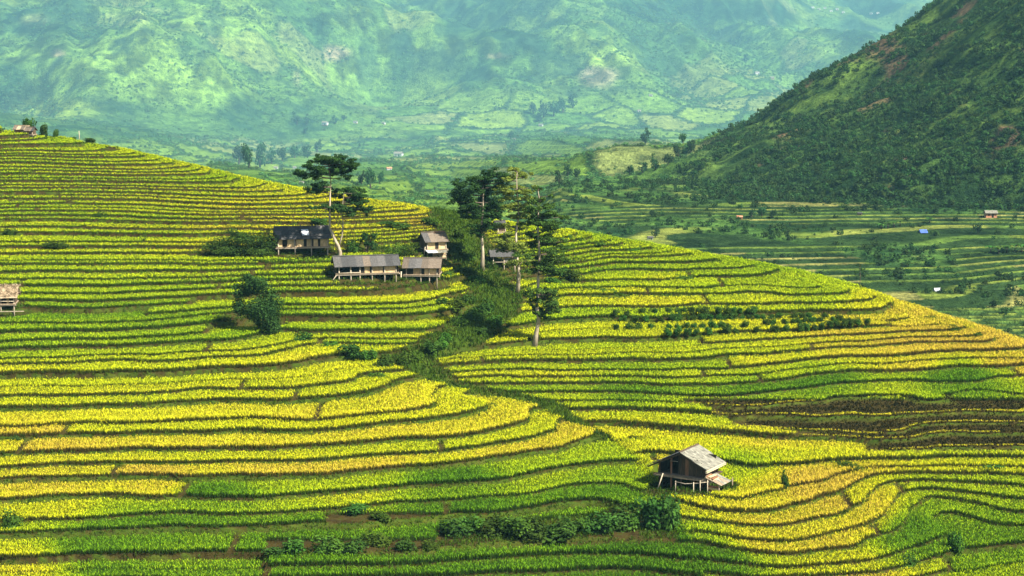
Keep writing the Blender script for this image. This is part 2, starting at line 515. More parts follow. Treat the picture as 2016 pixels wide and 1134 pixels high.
def blades(P, hgt, ripe, nb, wid, lean, panicle, rng):
    """tufts of narrow leaf triangles; returns verts, faces, ripe, along"""
    n = len(P)
    ang = rng.uniform(0, 2 * np.pi, (n, nb)); ln = rng.uniform(lean * 0.25, lean, (n, nb)) * hgt[:, None]
    off = rng.normal(0, 0.075, (n, nb, 2)) * (wid[:, None, None] / 0.09)
    base = np.repeat(P[:, None, :], nb, 1).copy(); base[..., :2] += off
    top = base.copy()
    hh = hgt[:, None] * rng.uniform(0.72, 1.06, (n, nb))
    top[..., 0] += np.cos(ang) * ln; top[..., 1] += np.sin(ang) * ln; top[..., 2] += hh
    a2 = ang + rng.normal(np.pi / 2, 0.5, (n, nb))
    side = np.stack([np.cos(a2), np.sin(a2), np.zeros_like(ang)], -1) * (wid[:, None, None] * rng.uniform(0.5, 1.1, (n, nb, 1)))
    mid = base + (top - base) * 0.25
    V = np.stack([base - side * 0.35, mid + side * 0.75, top], 2)
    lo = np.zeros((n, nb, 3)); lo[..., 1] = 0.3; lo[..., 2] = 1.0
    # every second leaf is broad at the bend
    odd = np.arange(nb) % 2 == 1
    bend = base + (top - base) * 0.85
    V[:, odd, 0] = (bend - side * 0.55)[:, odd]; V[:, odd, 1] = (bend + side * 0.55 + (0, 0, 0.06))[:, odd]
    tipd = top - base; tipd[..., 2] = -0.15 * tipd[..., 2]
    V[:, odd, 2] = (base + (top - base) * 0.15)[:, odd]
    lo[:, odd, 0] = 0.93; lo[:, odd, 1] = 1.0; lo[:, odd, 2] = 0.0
    rp = np.repeat(ripe[:, None], nb, 1)[..., None].repeat(3, 2)
    # the last blades of a tuft are the hanging ears
    for j in range(nb - panicle, nb):
        V[:, j, 0] = top[:, j] - side[:, j] * 0.5; V[:, j, 1] = top[:, j] + side[:, j] * 0.5
        V[:, j, 2] = top[:, j] + np.stack([np.cos(ang[:, j]), np.sin(ang[:, j]), -np.full(n, 1.0)], -1) * (0.26 * hgt[:, None])
        lo[:, j] = 1.0; rp[:, j] = np.clip(rp[:, j] + 0.12, 0, 1)
    V = V.reshape(-1, 3)
    return V, np.arange(len(V)).reshape(-1, 3), rp.reshape(-1), lo.reshape(-1)

rng = np.random.default_rng(11)
# candidate tufts over the whole visible hill
cand = []
for y0, y1, s in ((142, 205, 0.235), (205, 250, 0.275), (250, 290, 0.35), (290, 346, 0.46)):
    for y in np.arange(y0, y1, s * 1.15):
        xs = np.arange(-0.282 * y, 0.282 * y, s)
        cand.append(np.stack([xs + rng.uniform(-.5, .5, len(xs)) * s, y + rng.uniform(-.55, .55, len(xs)) * s, np.full(len(xs), s)], 1))
cand = np.concatenate(cand)
# extra rows for the front edges of the terraces, kept only where they fall on an edge
ex = []
for y0, y1, s in ((142, 205, 0.24), (205, 250, 0.30), (250, 290, 0.40), (290, 346, 0.50)):
    for y in np.arange(y0, y1, s * 0.9):
        xs = np.arange(-0.282 * y, 0.282 * y, s)
        ex.append(np.stack([xs + rng.uniform(-.5, .5, len(xs)) * s, y + rng.uniform(-.45, .45, len(xs)) * s, np.full(len(xs), s)], 1))
ex = np.concatenate(ex)
def rice_points(c, edge_only):
    z, ris, S, K, Fr, Sg, gul, back, side = hill_eval(c[:, 0], c[:, 1])
    keep = (Fr < 1 - RISER * 0.8) & (gul < 0.12) & (back < 0.3) & (z > -56)
    if edge_only:
        keep &= Fr < 0.16
    for s_ in (0, 1):
        for dx in (-0.4, 0.4):
            other = plot_of(s_, K, c[:, 0] + dx) if s_ == 0 else plot_of(s_, np.minimum(K, len(LEV_E) - 1), c[:, 0] + dx)
            keep &= ~((S == s_) & (other != Sg))
    return [a[keep] for a in (c[:, 0], c[:, 1], z, c[:, 2], S, K, Fr, Sg)]
A = [np.concatenate(t) for t in zip(rice_points(cand, False), rice_points(ex, True))]
px, py, pz, psz, pS, pK, pF, pG = A
pid = pS * 100000 + pK * 100 + pG
# keep the ends of neighbouring plots a little apart
uq, inv = np.unique(pid, return_inverse=True)
ng = len(uq)
cnt = np.bincount(inv, minlength=ng).astype(float)
mx_, my_, mz_ = (np.bincount(inv, a, ng) / cnt for a in (px, py, pz))
pu, pv = proj(px, py, pz + 0.7)
cu_, cv_ = proj(mx_, my_, mz_ + 0.7)
pr = np.random.default_rng(23)
plot_j = pr.normal(0, 0.05, ng); plot_h = pr.uniform(0.52, 0.76, ng)
ripe0 = 0.35 * ripeness(cu_, cv_)[inv] + 0.65 * ripeness(pu, pv)
ripe = ripe0 + plot_j[inv] + 0.22 * (fbm(px / 14, py / 7, 3, 41) - 0.5) + rng.normal(0, 0.03, len(px))
ripe = np.clip(ripe, 0, 0.97)
# the harvested terraces on the lower right keep only a pale fringe along the edge
cut_u = np.interp(pv, [765, 800, 830, 845, 870, 893], [1290, 1400, 1445, 1565, 1700, 1705])
fallow = (pS == 1) & (pv > 778) & (pv < 884) & (pu > cut_u)
bare = fallow & (pF > 0.06)
# strips without rice: single plots left to grass
empty_plot = (pr.random(ng) < 0.006)[inv]
# open ground round buildings, bushes and trees (photo places, radius in metres)
CLEAR = []
def clear_at(u, v, rx, ry=None):
    p = hit(u, v); CLEAR.append((p.x, p.y, rx, ry or rx))
for u, v, rx, ry in ((597,500,5.2,4.2),(730,551,6.2,4.2),(832,556,4.0,3.8),(862,507,3.6,4.0),(1362,962,4.6,3.4),(1402,965,2.8,2.2),(8,618,3.2,3.2),(990,528,3.2,3.0),
                     (470,502,7.0,2.6),(505,640,4.2,2.2),(660,508,1.6,1.6),(950,530,5.0,2.6),(1018,577,2.0,1.5),(1055,680,1.2,1.2),(905,525,4.0,4.0),(900,480,3.0,6.0),
                     (760,500,6.0,1.6),(940,600,4.0,3.0),(1100,560,6.0,1.4)):
    clear_at(u, v, rx, ry)
free = np.ones(len(px), bool)
for cx, cyy, rx, ry in CLEAR:
    free &= ((px - cx) / rx) ** 2 + ((py - cyy) / ry) ** 2 > 1
# the shrubby bank below the near barn
bank = (pu > 860) & (pu < 1335) & (pv > np.interp(pu, [860, 1335], [1032, 985])) & (pv < np.interp(pu, [860, 1335], [1078, 1062]))
bank2 = (pu > 520) & (pu < 860) & (pv > 1052) & (pv < 1088)
bank3 = (pu > 640) & (pu < 880) & (pv > 1000) & (pv < 1022)
ok = free & ~bare & ~empty_plot & ~bank & ~bank2 & ~bank3
ripe = np.where(fallow, 0.80 + rng.normal(0, .05, len(px)), ripe); ripe = np.clip(ripe, 0, 1)
hgt = plot_h[inv] * np.interp(pz, [-34, -30], [1.0, 0.60]) * rng.uniform(0.90, 1.08, len(px)) * np.where(fallow, 0.50, 1.0) * np.where(ripe < .25, 1.08, 1.0)
order = np.argsort(inv[ok], kind='stable')
idx = np.nonzero(ok)[0][order]
grp = inv[idx]
starts = np.r_[0, np.nonzero(np.diff(grp))[0] + 1, len(grp)]
n_plots = 0
loose = []
for a, b in zip(starts[:-1], starts[1:]):
    ii = idx[a:b]
    if b - a < 60:
        loose.append(ii); continue
    n_plots += 1
    P = np.stack([px[ii], py[ii], pz[ii] - 0.04], 1)
    wid = 0.066 * (psz[ii] / 0.24)
    V, Fc, rp, al = blades(P, hgt[ii], ripe[ii], 7, wid, 0.6, 2, rng)
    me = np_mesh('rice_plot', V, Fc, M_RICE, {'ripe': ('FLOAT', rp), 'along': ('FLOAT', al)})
    link('rice_plot', me, hill, kind='stuff')
print('RICE plots', n_plots, 'tufts', len(idx))

# --- grass on the banks between the terraces
M_GRASS = leaf_mat('bank_grass_leaves', (0.018, 0.046, 0.005), (0.066, 0.112, 0.010), 0.25, False, 0.35)
gc = []
for y0, y1, s in ((142, 215, 0.32), (215, 290, 0.45), (290, 350, 0.7)):
    for y in np.arange(y0, y1, s):
        xs = np.arange(-0.282 * y, 0.282 * y, s)
        gc.append(np.stack([xs + rng.uniform(-.5, .5, len(xs)) * s, y + rng.uniform(-.5, .5, len(xs)) * s, np.full(len(xs), s)], 1))
gc = np.concatenate(gc)
z, ris, S, K, Fr, Sg, gul, back, side = hill_eval(gc[:, 0], gc[:, 1])
gu, gv = proj(gc[:, 0], gc[:, 1], z)
patch = fbm(gc[:, 0] / 3.5, gc[:, 1] / 1.6, 3, 77)
gk = ((Fr > 1 - RISER) & (patch > 0.22)) | (gul > 0.2) | ((back > 0.1) & (back < 0.9) & (rng.random(len(z)) < .5))
for (cx, cyy, rx, ry) in CLEAR:
    gk |= ((((gc[:, 0] - cx) / rx) ** 2 + ((gc[:, 1] - cyy) / ry) ** 2 < 1.05) & (rng.random(len(z)) < 0.85))
gk |= (gu > 860) & (gu < 1335) & (gv > np.interp(gu, [860, 1335], [1032, 985])) & (gv < np.interp(gu, [860, 1335], [1078, 1062])) & (patch > .45)
hc = np.interp(gv, [765, 800, 830, 845, 870, 893], [1290, 1400, 1445, 1565, 1700, 1705])
stub = (S == 1) & (gv > 776) & (gv < 890) & (gu > hc) & (z > -56)
gk &= (z > -56) & ~stub
stub &= rng.random(len(z)) < 0.75 + 0.8 * (patch - .4)
gP = np.stack([gc[gk, 0], gc[gk, 1], z[gk] - 0.03], 1)
V, Fc, rp, al = blades(gP, rng.uniform(0.18, 0.48, len(gP)) * np.where(gul[gk] > 0.2, 1.7, 1), np.zeros(len(gP)), 5, 0.11 * gc[gk, 2] / 0.34, 0.8, 0, rng)
link('bank_grass', np_mesh('bank_grass', V, Fc, M_GRASS), hill, kind='stuff')
print('GRASS tufts', len(gP))
M_STUB = leaf_mat('stubble_leaves', (0.008, 0.009, 0.003), (0.026, 0.024, 0.007), 0.15, False, 0.4)  # real stubble, its colour darkened further to stand in for cloud shade
sP = np.stack([gc[stub, 0], gc[stub, 1], z[stub] - 0.03], 1)
V, Fc, rp, al = blades(sP, rng.uniform(0.12, 0.34, len(sP)), np.zeros(len(sP)), 5, 0.13 * gc[stub, 2] / 0.34, 0.8, 0, rng)
link('stubble', np_mesh('stubble', V, Fc, M_STUB), hill, kind='stuff')

# ================================================================ THE VALLEY AND THE MOUNTAINS BEYOND
FP = []
def fp(u, v, Y):
    FP.append(at(u, v, Y))
def fpz(u, Y, z):
    FP.append((Y * (u - 1008) / F, Y, z))
# dark hill on the right: its face, its outline and the fall behind it
for p in ((2016,300,860),(2016,100,1000),(2016,0,1085),(1850,200,1000),(1700,300,960),(1850,330,860),(1700,190,1140),(1500,330,1000),(1600,372,900),(1150,430,860),(2016,480,715),(1800,480,715),
          (1600,480,720),(1350,480,725),(1200,480,735),(2016,600,590),(1850,600,592),(1750,560,632),(2016,560,630),(1500,440,790),(1700,440,780),(2016,440,770),(1300,440,800),(1450,400,870),(1750,400,835),(2016,400,815),
          (1280,390,1000),(1450,275,1100),(1600,175,1180),(1740,85,1250),(1870,0,1300)):
    fp(*p)
for u, Y, z in ((1450,1330,-104),(1600,1450,-95),(1740,1560,-86),(1870,1650,-75),(1300,1180,-100),(2016,1450,25),(2300,1300,95),(2300,1000,30),(2300,760,-30),(2300,560,-62),(2050,1750,-40),(2300,1800,20)):
    fpz(u, Y, z)
# valley floor
for u, Y, z in ((0,330,-84),(1000,330,-84),(2000,330,-84),(0,500,-88),(500,520,-88),(1000,560,-89),(1400,520,-88),(1800,470,-88),(2200,440,-86),(0,800,-92),(400,800,-92),(-300,600,-80),(-300,1000,-80)):
    fpz(u, Y, z)
for p in ((1050,400,930),(760,395,940),(900,350,1110),(1150,350,1090),(700,330,1170),(1000,300,1320),(1250,320,1200),(800,275,1520),(1100,265,1540),(600,290,1370),(500,305,1290),(1250,280,1400)):
    fp(*p)
# mountains
for p in ((150,235,1420),(0,200,1480),(0,110,1640),(0,0,1800),(250,190,1560),(400,250,1530),(400,120,1690),(430,20,1800),(250,90,1640),(560,200,1640),(650,200,1740),(650,100,1840),(660,0,1980),
          (780,230,1800),(790,120,2040),(810,30,2200),(840,200,1760),(880,60,1960),(880,150,2000),(960,40,2140),(950,250,1640),(1000,150,1800),(1100,90,1900),(1200,150,1800),(1280,40,1960),(1200,0,2080),(1000,0,2160),
          (1350,250,1640),(1350,150,1880),(1500,210,1760),(1650,120,1980),(1500,60,2280),(1420,30,2260),(1700,20,2520),(1850,4,2660),(1650,60,2300)):
    fp(*p)
for u, Y, z in ((-350,1500,-30),(-350,1800,60),(0,2100,110),(500,2200,130),(900,2500,150),(1300,2450,160),(1650,2900,130),(1900,3000,150),(2300,2800,140),(0,2600,230),(700,3000,260),(1300,3100,280),(2100,3300,250)):
    fpz(u, Y, z)
far_f = tps_fit(FP, 0.004)
frow = np.concatenate([np.arange(318, 540, 6.0), np.arange(540, 880, 1.5), np.arange(880, 1010, 2.4), np.arange(1010, 1600, 2.9), np.arange(1600, 2320, 2.5), np.arange(2320, 3320, 14.0)])
fcol = np.concatenate([np.linspace(-0.46, -0.275, 24, endpoint=False), np.linspace(-0.275, 0.275, 312), np.linspace(0.275, 0.46, 25)[1:]])
FR, FC = len(frow), len(fcol)
FY = np.repeat(frow[:, None], FC, 1); FX = FY * fcol[None]
FH = far_f(FX, FY)
FU, FV = proj(FX, FY, FH)
foot0 = sstep(1010, 1110, FU) * sstep(366, 388, FV) * (FY < 1010)
fy_ = np.array([520, 590, 632, 717, 780, 835, 900, 1000.]); fv_ = np.array([760, 600, 560, 480, 440, 402, 378, 360.])
fz_ = np.interp(FY, fy_, fy_ * tz(fv_)) + 5 * (fbm(FX / 150, FY / 400, 2, 33) - .5)
FH = FH * (1 - foot0) + fz_ * foot0
mtn = sstep(-96, -60, FH) * sstep(1350, 1600, FY)
def ridged(x, y, octs, seed):
    s = 0.0; a = 0.5; t = 0.0
    for i in range(octs):
        s = s + a * (1 - np.abs(2 * vnoise(x, y, seed + 31 * i) - 1)); t += a
        x = x * 2.1 + 3.7; y = y * 2.1 + 1.9; a *= 0.48
    return s / t
# spurs run down the slopes, across the view
skew = FX + 0.25 * (FY - 1800)
RD = ridged(skew / 260, FY / 520, 5, 3); RD2 = ridged(skew / 75 + 4, FY / 150, 3, 44)
FZ = FH + mtn * (85 * (RD - 0.62) + 26 * (RD2 - 0.6) + 14 * (fbm(FX / 45, FY / 60, 4, 9) - 0.5))
outl = sstep(-60, 30, FU - (1280 + (390 - FV) * 1.513)) * (FV < 408) * sstep(408, 388, FV) * (FY < 1345) * (FY > 700)
hillside = (1 - mtn) * np.maximum(sstep(1200, 1500, FU + 0.6 * FV) * sstep(-84, -68, FH), outl)          # dark hill
FZ += hillside * (1 - foot0) * (16.0 * (ridged(FX / 80 + FY / 260, FY / 190, 4, 5) - 0.6) + 4.0 * (fbm(FX / 14, FY / 18, 3, 6) - 0.5))
floor_ = (1 - mtn) * (1 - hillside)
FZ += floor_ * (1 - 0.93 * foot0) * (5.0 + 14 * (1 - foot0) * sstep(900, 1050, FY)) * (fbm(FX / 80, FY / 120, 3, 15) - 0.5) * sstep(560, 700, FY)
# paddies stepped up the foot of the dark hill and over the valley floor
def steps(z, st, r):
    q = z / st; k = np.floor(q); f = q - k
    return st * (k + sstep(1 - r, 1, f)), f, k
zs1, f1, k1 = steps(FZ, 0.40, 0.3)
foot = sstep(1020, 1110, FU) * sstep(372, 392, FV + 10 * (fbm(FX / 40, FY / 40, 2, 60) - .5)) * (FY < 1010)
zs2, f2, k2 = steps(FZ, 2.0, 0.25)
vale = floor_ * (FY > 860) * (1 - foot)
FZ = FZ * (1 - foot) + zs1 * foot
FZ = FZ * (1 - vale) + zs2 * vale
FU, FV = proj(FX, FY, FZ)
def far_scale(y, c):
    """the far land was laid out on a compressed plan: true distance over plan distance, by plan distance and bearing"""
    k = np.clip((np.asarray(c, float) + 0.03) / 0.105, 0, 1)
    y = np.asarray(y, float)
    t = np.clip((y - (950 + 380 * k)) / (450 - 60 * k), 0, 1)
    return 0.82 + 2.5 * t * t * (3 - 2 * t)
def far_ground(x, y):
    r = np.interp(y, frow, np.arange(FR)); c = np.interp(np.asarray(x) / y, fcol, np.arange(FC))
    r0 = np.clip(np.asarray(r).astype(int), 0, FR - 2); c0 = np.clip(np.asarray(c).astype(int), 0, FC - 2)
    fr = r - r0; fc = c - c0
    return (FZ[r0, c0] * (1 - fr) * (1 - fc) + FZ[r0, c0 + 1] * (1 - fr) * fc + FZ[r0 + 1, c0] * fr * (1 - fc) + FZ[r0 + 1, c0 + 1] * fr * fc)
def far_hit(u, v):
    ys = np.arange(540, 3200, 1.0)
    p = np.array(at(u, v, 1.0))
    zz = far_ground(ys * p[0], ys)
    i = int(np.argmax(zz >= ys * p[2]))
    return Vector((ys[i] * p[0], ys[i], float(zz[i]))) * float(far_scale(ys[i], p[0]))

# --- ground colours of the far land: scrub, grass, fields, bare earth (all as albedo)
def mixc(a, b, t):
    return a * (1 - t[..., None]) + np.array(b)[None, None] * t[..., None]
scrub = np.array((0.022, 0.060, 0.020)); grassy = (0.085, 0.170, 0.032); bright = (0.165, 0.275, 0.040); bare = (0.27, 0.23, 0.13); tan = (0.28, 0.29, 0.12)
n1 = fbm(FX / 60, FY / 60, 5, 101); n2 = fbm(FX / 14, FY / 14, 4, 102); n3 = fbm(FX / 160, FY / 160, 3, 103)
C = np.ones(FX.shape + (3,)) * scrub
C = mixc(C, grassy, sstep(0.36, 0.62, n1 * 0.6 + n2 * 0.4))
C = mixc(C, bright, mtn * sstep(0.50, 0.70, n3 * 0.6 + n1 * 0.4) * 0.85)
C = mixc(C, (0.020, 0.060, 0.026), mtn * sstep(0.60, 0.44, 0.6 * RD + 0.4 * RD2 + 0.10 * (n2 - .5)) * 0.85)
C = mixc(C, (0.200, 0.310, 0.045), mtn * sstep(0.70, 0.84, 0.6 * RD + 0.4 * RD2) * sstep(.4, .6, n1) * 0.6)
# photo places with their own cover:  u, v, ru, rv, colour, strength
for u, v, ru, rv, c, st in ((410,110,150,90,bright,.8),(330,160,110,60,bright,.5),(650,105,42,16,bare,.9),(410,92,16,10,bare,.8),(585,152,8,22,bare,.7),(1178,148,40,26,(.34,.27,.17),.8),(840,120,50,90,bright,.6),
                           (860,220,50,24,bright,.6),(1190,115,60,20,(.26,.40,.05),.9),(1090,150,45,28,bright,.8),(235,40,60,14,tan,.6),(300,22,40,8,tan,.7),(115,105,14,8,bare,.9),(70,40,30,14,tan,.4),
                           (30,85,40,16,bright,.4),(190,180,90,20,bright,.5),(110,215,90,22,(.28,.40,.05),.6),(1400,110,90,50,grassy,.5),(980,110,26,6,bare,.7),(920,50,80,60,scrub,.5),(790,120,30,110,scrub,.75),
                           (720,60,40,60,scrub,.55),(1420,20,200,26,scrub,.8),(1700,30,120,40,scrub,.8),(330,60,60,14,scrub,.6),(560,270,80,24,scrub,.4)):
    w = np.exp(-(((FU - u) / ru) ** 2 + ((FV - v) / rv) ** 2) ** 1.5) * (FY > 1150)
    w = w * (0.25 + 0.75 * sstep(0.30, 0.55, w * 0.55 + n2 * 0.5 + n1 * 0.2 - 0.1))
    C = mixc(C, c, np.clip(w * st * 1.2, 0, 1))
mot = fbm(FX / 11, FY / 15, 4, 161); mot2 = ridged(FX / 24 + 2, FY / 30, 3, 162)
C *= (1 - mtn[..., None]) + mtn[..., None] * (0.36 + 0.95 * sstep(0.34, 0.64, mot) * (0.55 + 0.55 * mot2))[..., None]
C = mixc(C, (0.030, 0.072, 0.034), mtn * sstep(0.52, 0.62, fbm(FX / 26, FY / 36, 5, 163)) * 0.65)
# fields: cells of a jittered lattice with dark hedges between them
def cells(x, y, seed):
    ix, iy = np.floor(x), np.floor(y)
    d1 = np.full(x.shape, 9.0); d2 = d1.copy(); cid = np.zeros(x.shape)
    for ox in (-1, 0, 1):
        for oy in (-1, 0, 1):
            jx, jy = ix + ox, iy + oy
            dx = jx + 0.15 + 0.7 * _h(jx, jy, seed) - x; dy = jy + 0.15 + 0.7 * _h(jx, jy, seed + 1) - y
            d = np.sqrt(dx * dx + dy * dy); i = _h(jx, jy, seed + 2)
            closer = d < d1
            d2 = np.where(closer, d1, np.minimum(d2, d)); cid = np.where(closer, i, cid); d1 = np.where(closer, d, d1)
    return cid, d2 - d1
wx = FX + 14 * (fbm(FX / 40, FY / 40, 2, 70) - .5); wy = FY + 30 * (fbm(FX / 50 + 5, FY / 50, 2, 71) - .5)
cid, edge = cells(wx / 52, wy / 48, 200)
pal = np.array([(0.10, 0.20, 0.03), (0.15, 0.25, 0.035), (0.20, 0.25, 0.06), (0.18, 0.27, 0.04), (0.08, 0.17, 0.03), (0.19, 0.23, 0.07), (0.13, 0.23, 0.033), (0.16, 0.26, 0.04)])
fieldc = pal[(cid * 7.99).astype(int)] * (0.8 + 0.4 * n2[..., None])
fmask = np.clip(np.exp(-(((FU - 1480) / 260) ** 2 + ((FV - 200) / 95) ** 2) ** 1.5) + sstep(1000, 1200, FY) * floor_ * 0.9 * sstep(300, 240, FV - 0) * 0 , 0, 1)
fmask = np.maximum(fmask, sstep(0.25, 0.5, floor_) * (FY > 880) * (1 - foot) * sstep(0.28, 0.4, fbm(FX / 110, FY / 110, 2, 73)))
fmask *= (hillside < 0.4) * np.clip(sstep(620, 900, FU) + sstep(262, 285, FV), 0, 1) * (1 - 0.75 * mtn * sstep(1250, 1100, FU))
fmask = np.maximum(fmask, 0.55 * mtn * sstep(.50, .56, fbm(FX / 120 + 7, FY / 120, 3, 191)) * (hillside < .4))
C = C * (1 - fmask[..., None]) + fieldc * fmask[..., None]
hed = fmask * sstep(0.13, 0.05, edge)
C = mixc(C, (0.028, 0.065, 0.022), hed)
FZ = FZ + hed * 1.8 * n2
# paddies at the foot of the dark hill: pale ripening rice on the treads, dark banks
cid2, edge2 = cells(FX / 30 + 0.25 * k1, k1 * 1.01 + 0.5, 300)
pad = np.array([(0.13, 0.19, 0.03), (0.22, 0.25, 0.05), (0.17, 0.22, 0.035), (0.25, 0.24, 0.07), (0.10, 0.17, 0.03)])[(cid2 * 4.99).astype(int)]
tread = sstep(0.42, 0.22, f1)
padc = pad * tread[..., None] + np.array((0.030, 0.060, 0.017)) * (1 - tread[..., None])
fm = foot * sstep(0.72, 0.58, fbm(FX / 45, FY / 70, 3, 90) + 0.25 * sstep(430, 385, FV))
C = C * (1 - fm[..., None]) + padc * fm[..., None]
FZ += fm * tread * 0.30
# dark hill: dense low scrub, a few grassy lights and red scars
dk = mixc(np.ones(FX.shape + (3,)) * np.array((0.018, 0.042, 0.013)), (0.055, 0.105, 0.022), sstep(0.42, 0.62, n2 * .5 + n1 * .5))
dk = mixc(dk, (0.14, 0.20, 0.03), np.exp(-(((FU - 1650 - (FV - 205) * -2.6) / 60) ** 2 + ((FV - 205) / 26) ** 2)) * 0.8 * sstep(.4, .6, n2))
dk = mixc(dk, (0.12, 0.19, 0.035), np.exp(-((FU - (1280 + (385 - FV) * 1.52 + 22)) / 40) ** 2) * 0.8 * sstep(.35, .55, n2))
dk = mixc(dk, (0.14, 0.085, 0.05), sstep(0.63, 0.70, fbm(FX / 24, FY / 40, 4, 120)) * 0.8)
dk = mixc(dk, (0.10, 0.16, 0.03), sstep(0.52, 0.66, fbm(FX / 50 + 3, FY / 22, 4, 140)) * 0.7)
C = C * (1 - hillside[..., None]) + dk * hillside[..., None]

def land_material():
    m, nt, out = new_mat('valley_ground')
    a = N(nt, 'ShaderNodeAttribute'); a.attribute_name = 'cover'
    n = noise_node(nt, 0.045, 8, 0.78); n2_ = noise_node(nt, 0.20, 5, 0.7)
    r = ramp(nt, [(0.40, (0.42, 0.46, 0.52)), (0.60, (1.40, 1.38, 1.28))]); nt.links.new(n.outputs[0], r.inputs[0])
    c = mixrgb(nt, 'MULTIPLY', 1.0, a.outputs['Color'], r.outputs[0])
    n3_ = noise_node(nt, 0.5, 6, 0.75)
    r2 = ramp(nt, [(0.30, (0.55, 0.55, 0.55)), (0.70, (1.35, 1.35, 1.35))]); nt.links.new(n3_.outputs[0], r2.inputs[0])
    c = mixrgb(nt, 'MULTIPLY', 0.85, c, r2.outputs[0])
    r3 = ramp(nt, [(0.34, (0.62, 0.66, 0.70)), (0.66, (1.25, 1.25, 1.2))]); nt.links.new(n2_.outputs[0], r3.inputs[0])
    c = mixrgb(nt, 'MULTIPLY', 0.8, c, r3.outputs[0])
    d = N(nt, 'ShaderNodeBsdfDiffuse')
    ad = N(nt, 'ShaderNodeMath', operation='ADD'); nt.links.new(n.outputs[0], ad.inputs[0]); nt.links.new(n2_.outputs[0], ad.inputs[1])
    bp = N(nt, 'ShaderNodeBump'); bp.inputs['Strength'].default_value = 0.9; bp.inputs['Distance'].default_value = 6.0
    nt.links.new(ad.outputs[0], bp.inputs['Height']); nt.links.new(bp.outputs[0], d.inputs['Normal'])
    nt.links.new(c, d.inputs[0]); nt.links.new(d.outputs[0], out.inputs[0])
    return m
FS = far_scale(FY, FX / FY)
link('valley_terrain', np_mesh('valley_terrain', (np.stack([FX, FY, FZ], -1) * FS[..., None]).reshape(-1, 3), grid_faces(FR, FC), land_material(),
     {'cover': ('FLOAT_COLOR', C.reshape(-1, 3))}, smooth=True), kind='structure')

# ---------------------------------------------------------------- leaf masses
def leaf_cloud(cen, rad, n, size, rng, shell=0.55, up=0.3):
    """n leaf quads spread through the ellipsoids (cen (k,3), rad (k,3)), most of them near the skin"""
    cen = np.array(cen, float); rad = np.array(rad, float)
    vol = (rad[:, 0] * rad[:, 1] * rad[:, 2]) ** 0.75
    k = rng.choice(len(cen), n, p=vol / vol.sum())
    d = rng.normal(size=(n, 3)); d /= np.linalg.norm(d, axis=1)[:, None]
    r = shell + (1 - shell) * rng.random(n) ** 0.6
    r *= 0.86 + 0.28 * rng.random(n)
    P = cen[k] + d * r[:, None] * rad[k]
    nrm = d + rng.normal(0, 0.55, (n, 3)); nrm[:, 2] += up; nrm /= np.linalg.norm(nrm, axis=1)[:, None]
    t = np.cross(nrm, rng.normal(size=(n, 3))); t /= np.linalg.norm(t, axis=1)[:, None] + 1e-9
    b = np.cross(nrm, t)
    s = size * rng.uniform(0.6, 1.4, n)[:, None]
    V = np.stack([P - t * s * 0.5, P + b * s * 0.32, P + t * s * 0.5, P - b * s * 0.32], 1).reshape(-1, 3)
    return V, np.arange(n * 4).reshape(-1, 4)
def cloud_mesh(name, cen, rad, n, size, mat, seed, **kw):
    V, Fc = leaf_cloud(cen, rad, n, size, np.random.default_rng(seed), **kw)
    return np_mesh(name, V, Fc, mat)

# ---------------------------------------------------------------- scrub on the far slopes: uncountable, instanced leaf clumps
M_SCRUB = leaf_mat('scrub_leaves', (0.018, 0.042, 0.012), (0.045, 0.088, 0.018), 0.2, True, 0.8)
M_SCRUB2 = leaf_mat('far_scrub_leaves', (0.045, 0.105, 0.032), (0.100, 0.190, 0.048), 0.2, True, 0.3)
def scatter(name, pts, scl, rot, var, protos, kind_props):
    me = bpy.data.meshes.new(name)
    me.vertices.add(len(pts)); me.vertices.foreach_set('co', np.ascontiguousarray(pts, np.float32).ravel())
    for an, arr in (('scl', scl), ('rot', rot), ('var', var)):
        a_ = me.attributes.new(an, 'FLOAT', 'POINT'); a_.data.foreach_set('value', np.ascontiguousarray(arr, np.float32))
    o = link(name, me, **kind_props)
    ng_ = bpy.data.node_groups.new(name, 'GeometryNodeTree')
    ng_.interface.new_socket('Geometry', in_out='INPUT', socket_type='NodeSocketGeometry')
    ng_.interface.new_socket('Geometry', in_out='OUTPUT', socket_type='NodeSocketGeometry')
    gi = ng_.nodes.new('NodeGroupInput'); go = ng_.nodes.new('NodeGroupOutput'); jo = ng_.nodes.new('GeometryNodeJoinGeometry')
    def nattr(nm):
        a_ = ng_.nodes.new('GeometryNodeInputNamedAttribute'); a_.data_type = 'FLOAT'; a_.inputs[0].default_value = nm
        return a_.outputs[0]
    cxyz = ng_.nodes.new('ShaderNodeCombineXYZ'); ng_.links.new(nattr('rot'), cxyz.inputs[2])
    for i, pm in enumerate(protos):
        oi = ng_.nodes.new('GeometryNodeObjectInfo'); oi.inputs['Object'].default_value = pm; oi.transform_space = 'ORIGINAL'
        ip = ng_.nodes.new('GeometryNodeInstanceOnPoints')
        cmp_ = ng_.nodes.new('FunctionNodeCompare'); cmp_.data_type = 'FLOAT'; cmp_.operation = 'EQUAL'; cmp_.inputs[1].default_value = float(i); cmp_.inputs['Epsilon'].default_value = 0.1
        ng_.links.new(nattr('var'), cmp_.inputs[0])
        ng_.links.new(gi.outputs[0], ip.inputs['Points']); ng_.links.new(cmp_.outputs[0], ip.inputs['Selection'])
        ng_.links.new(oi.outputs['Geometry'], ip.inputs['Instance']); ng_.links.new(cxyz.outputs[0], ip.inputs['Rotation']); ng_.links.new(nattr('scl'), ip.inputs['Scale'])
        ng_.links.new(ip.outputs[0], jo.inputs[0])
    ng_.links.new(jo.outputs[0], go.inputs[0])
    md = o.modifiers.new('scatter', 'NODES'); md.node_group = ng_
    return o
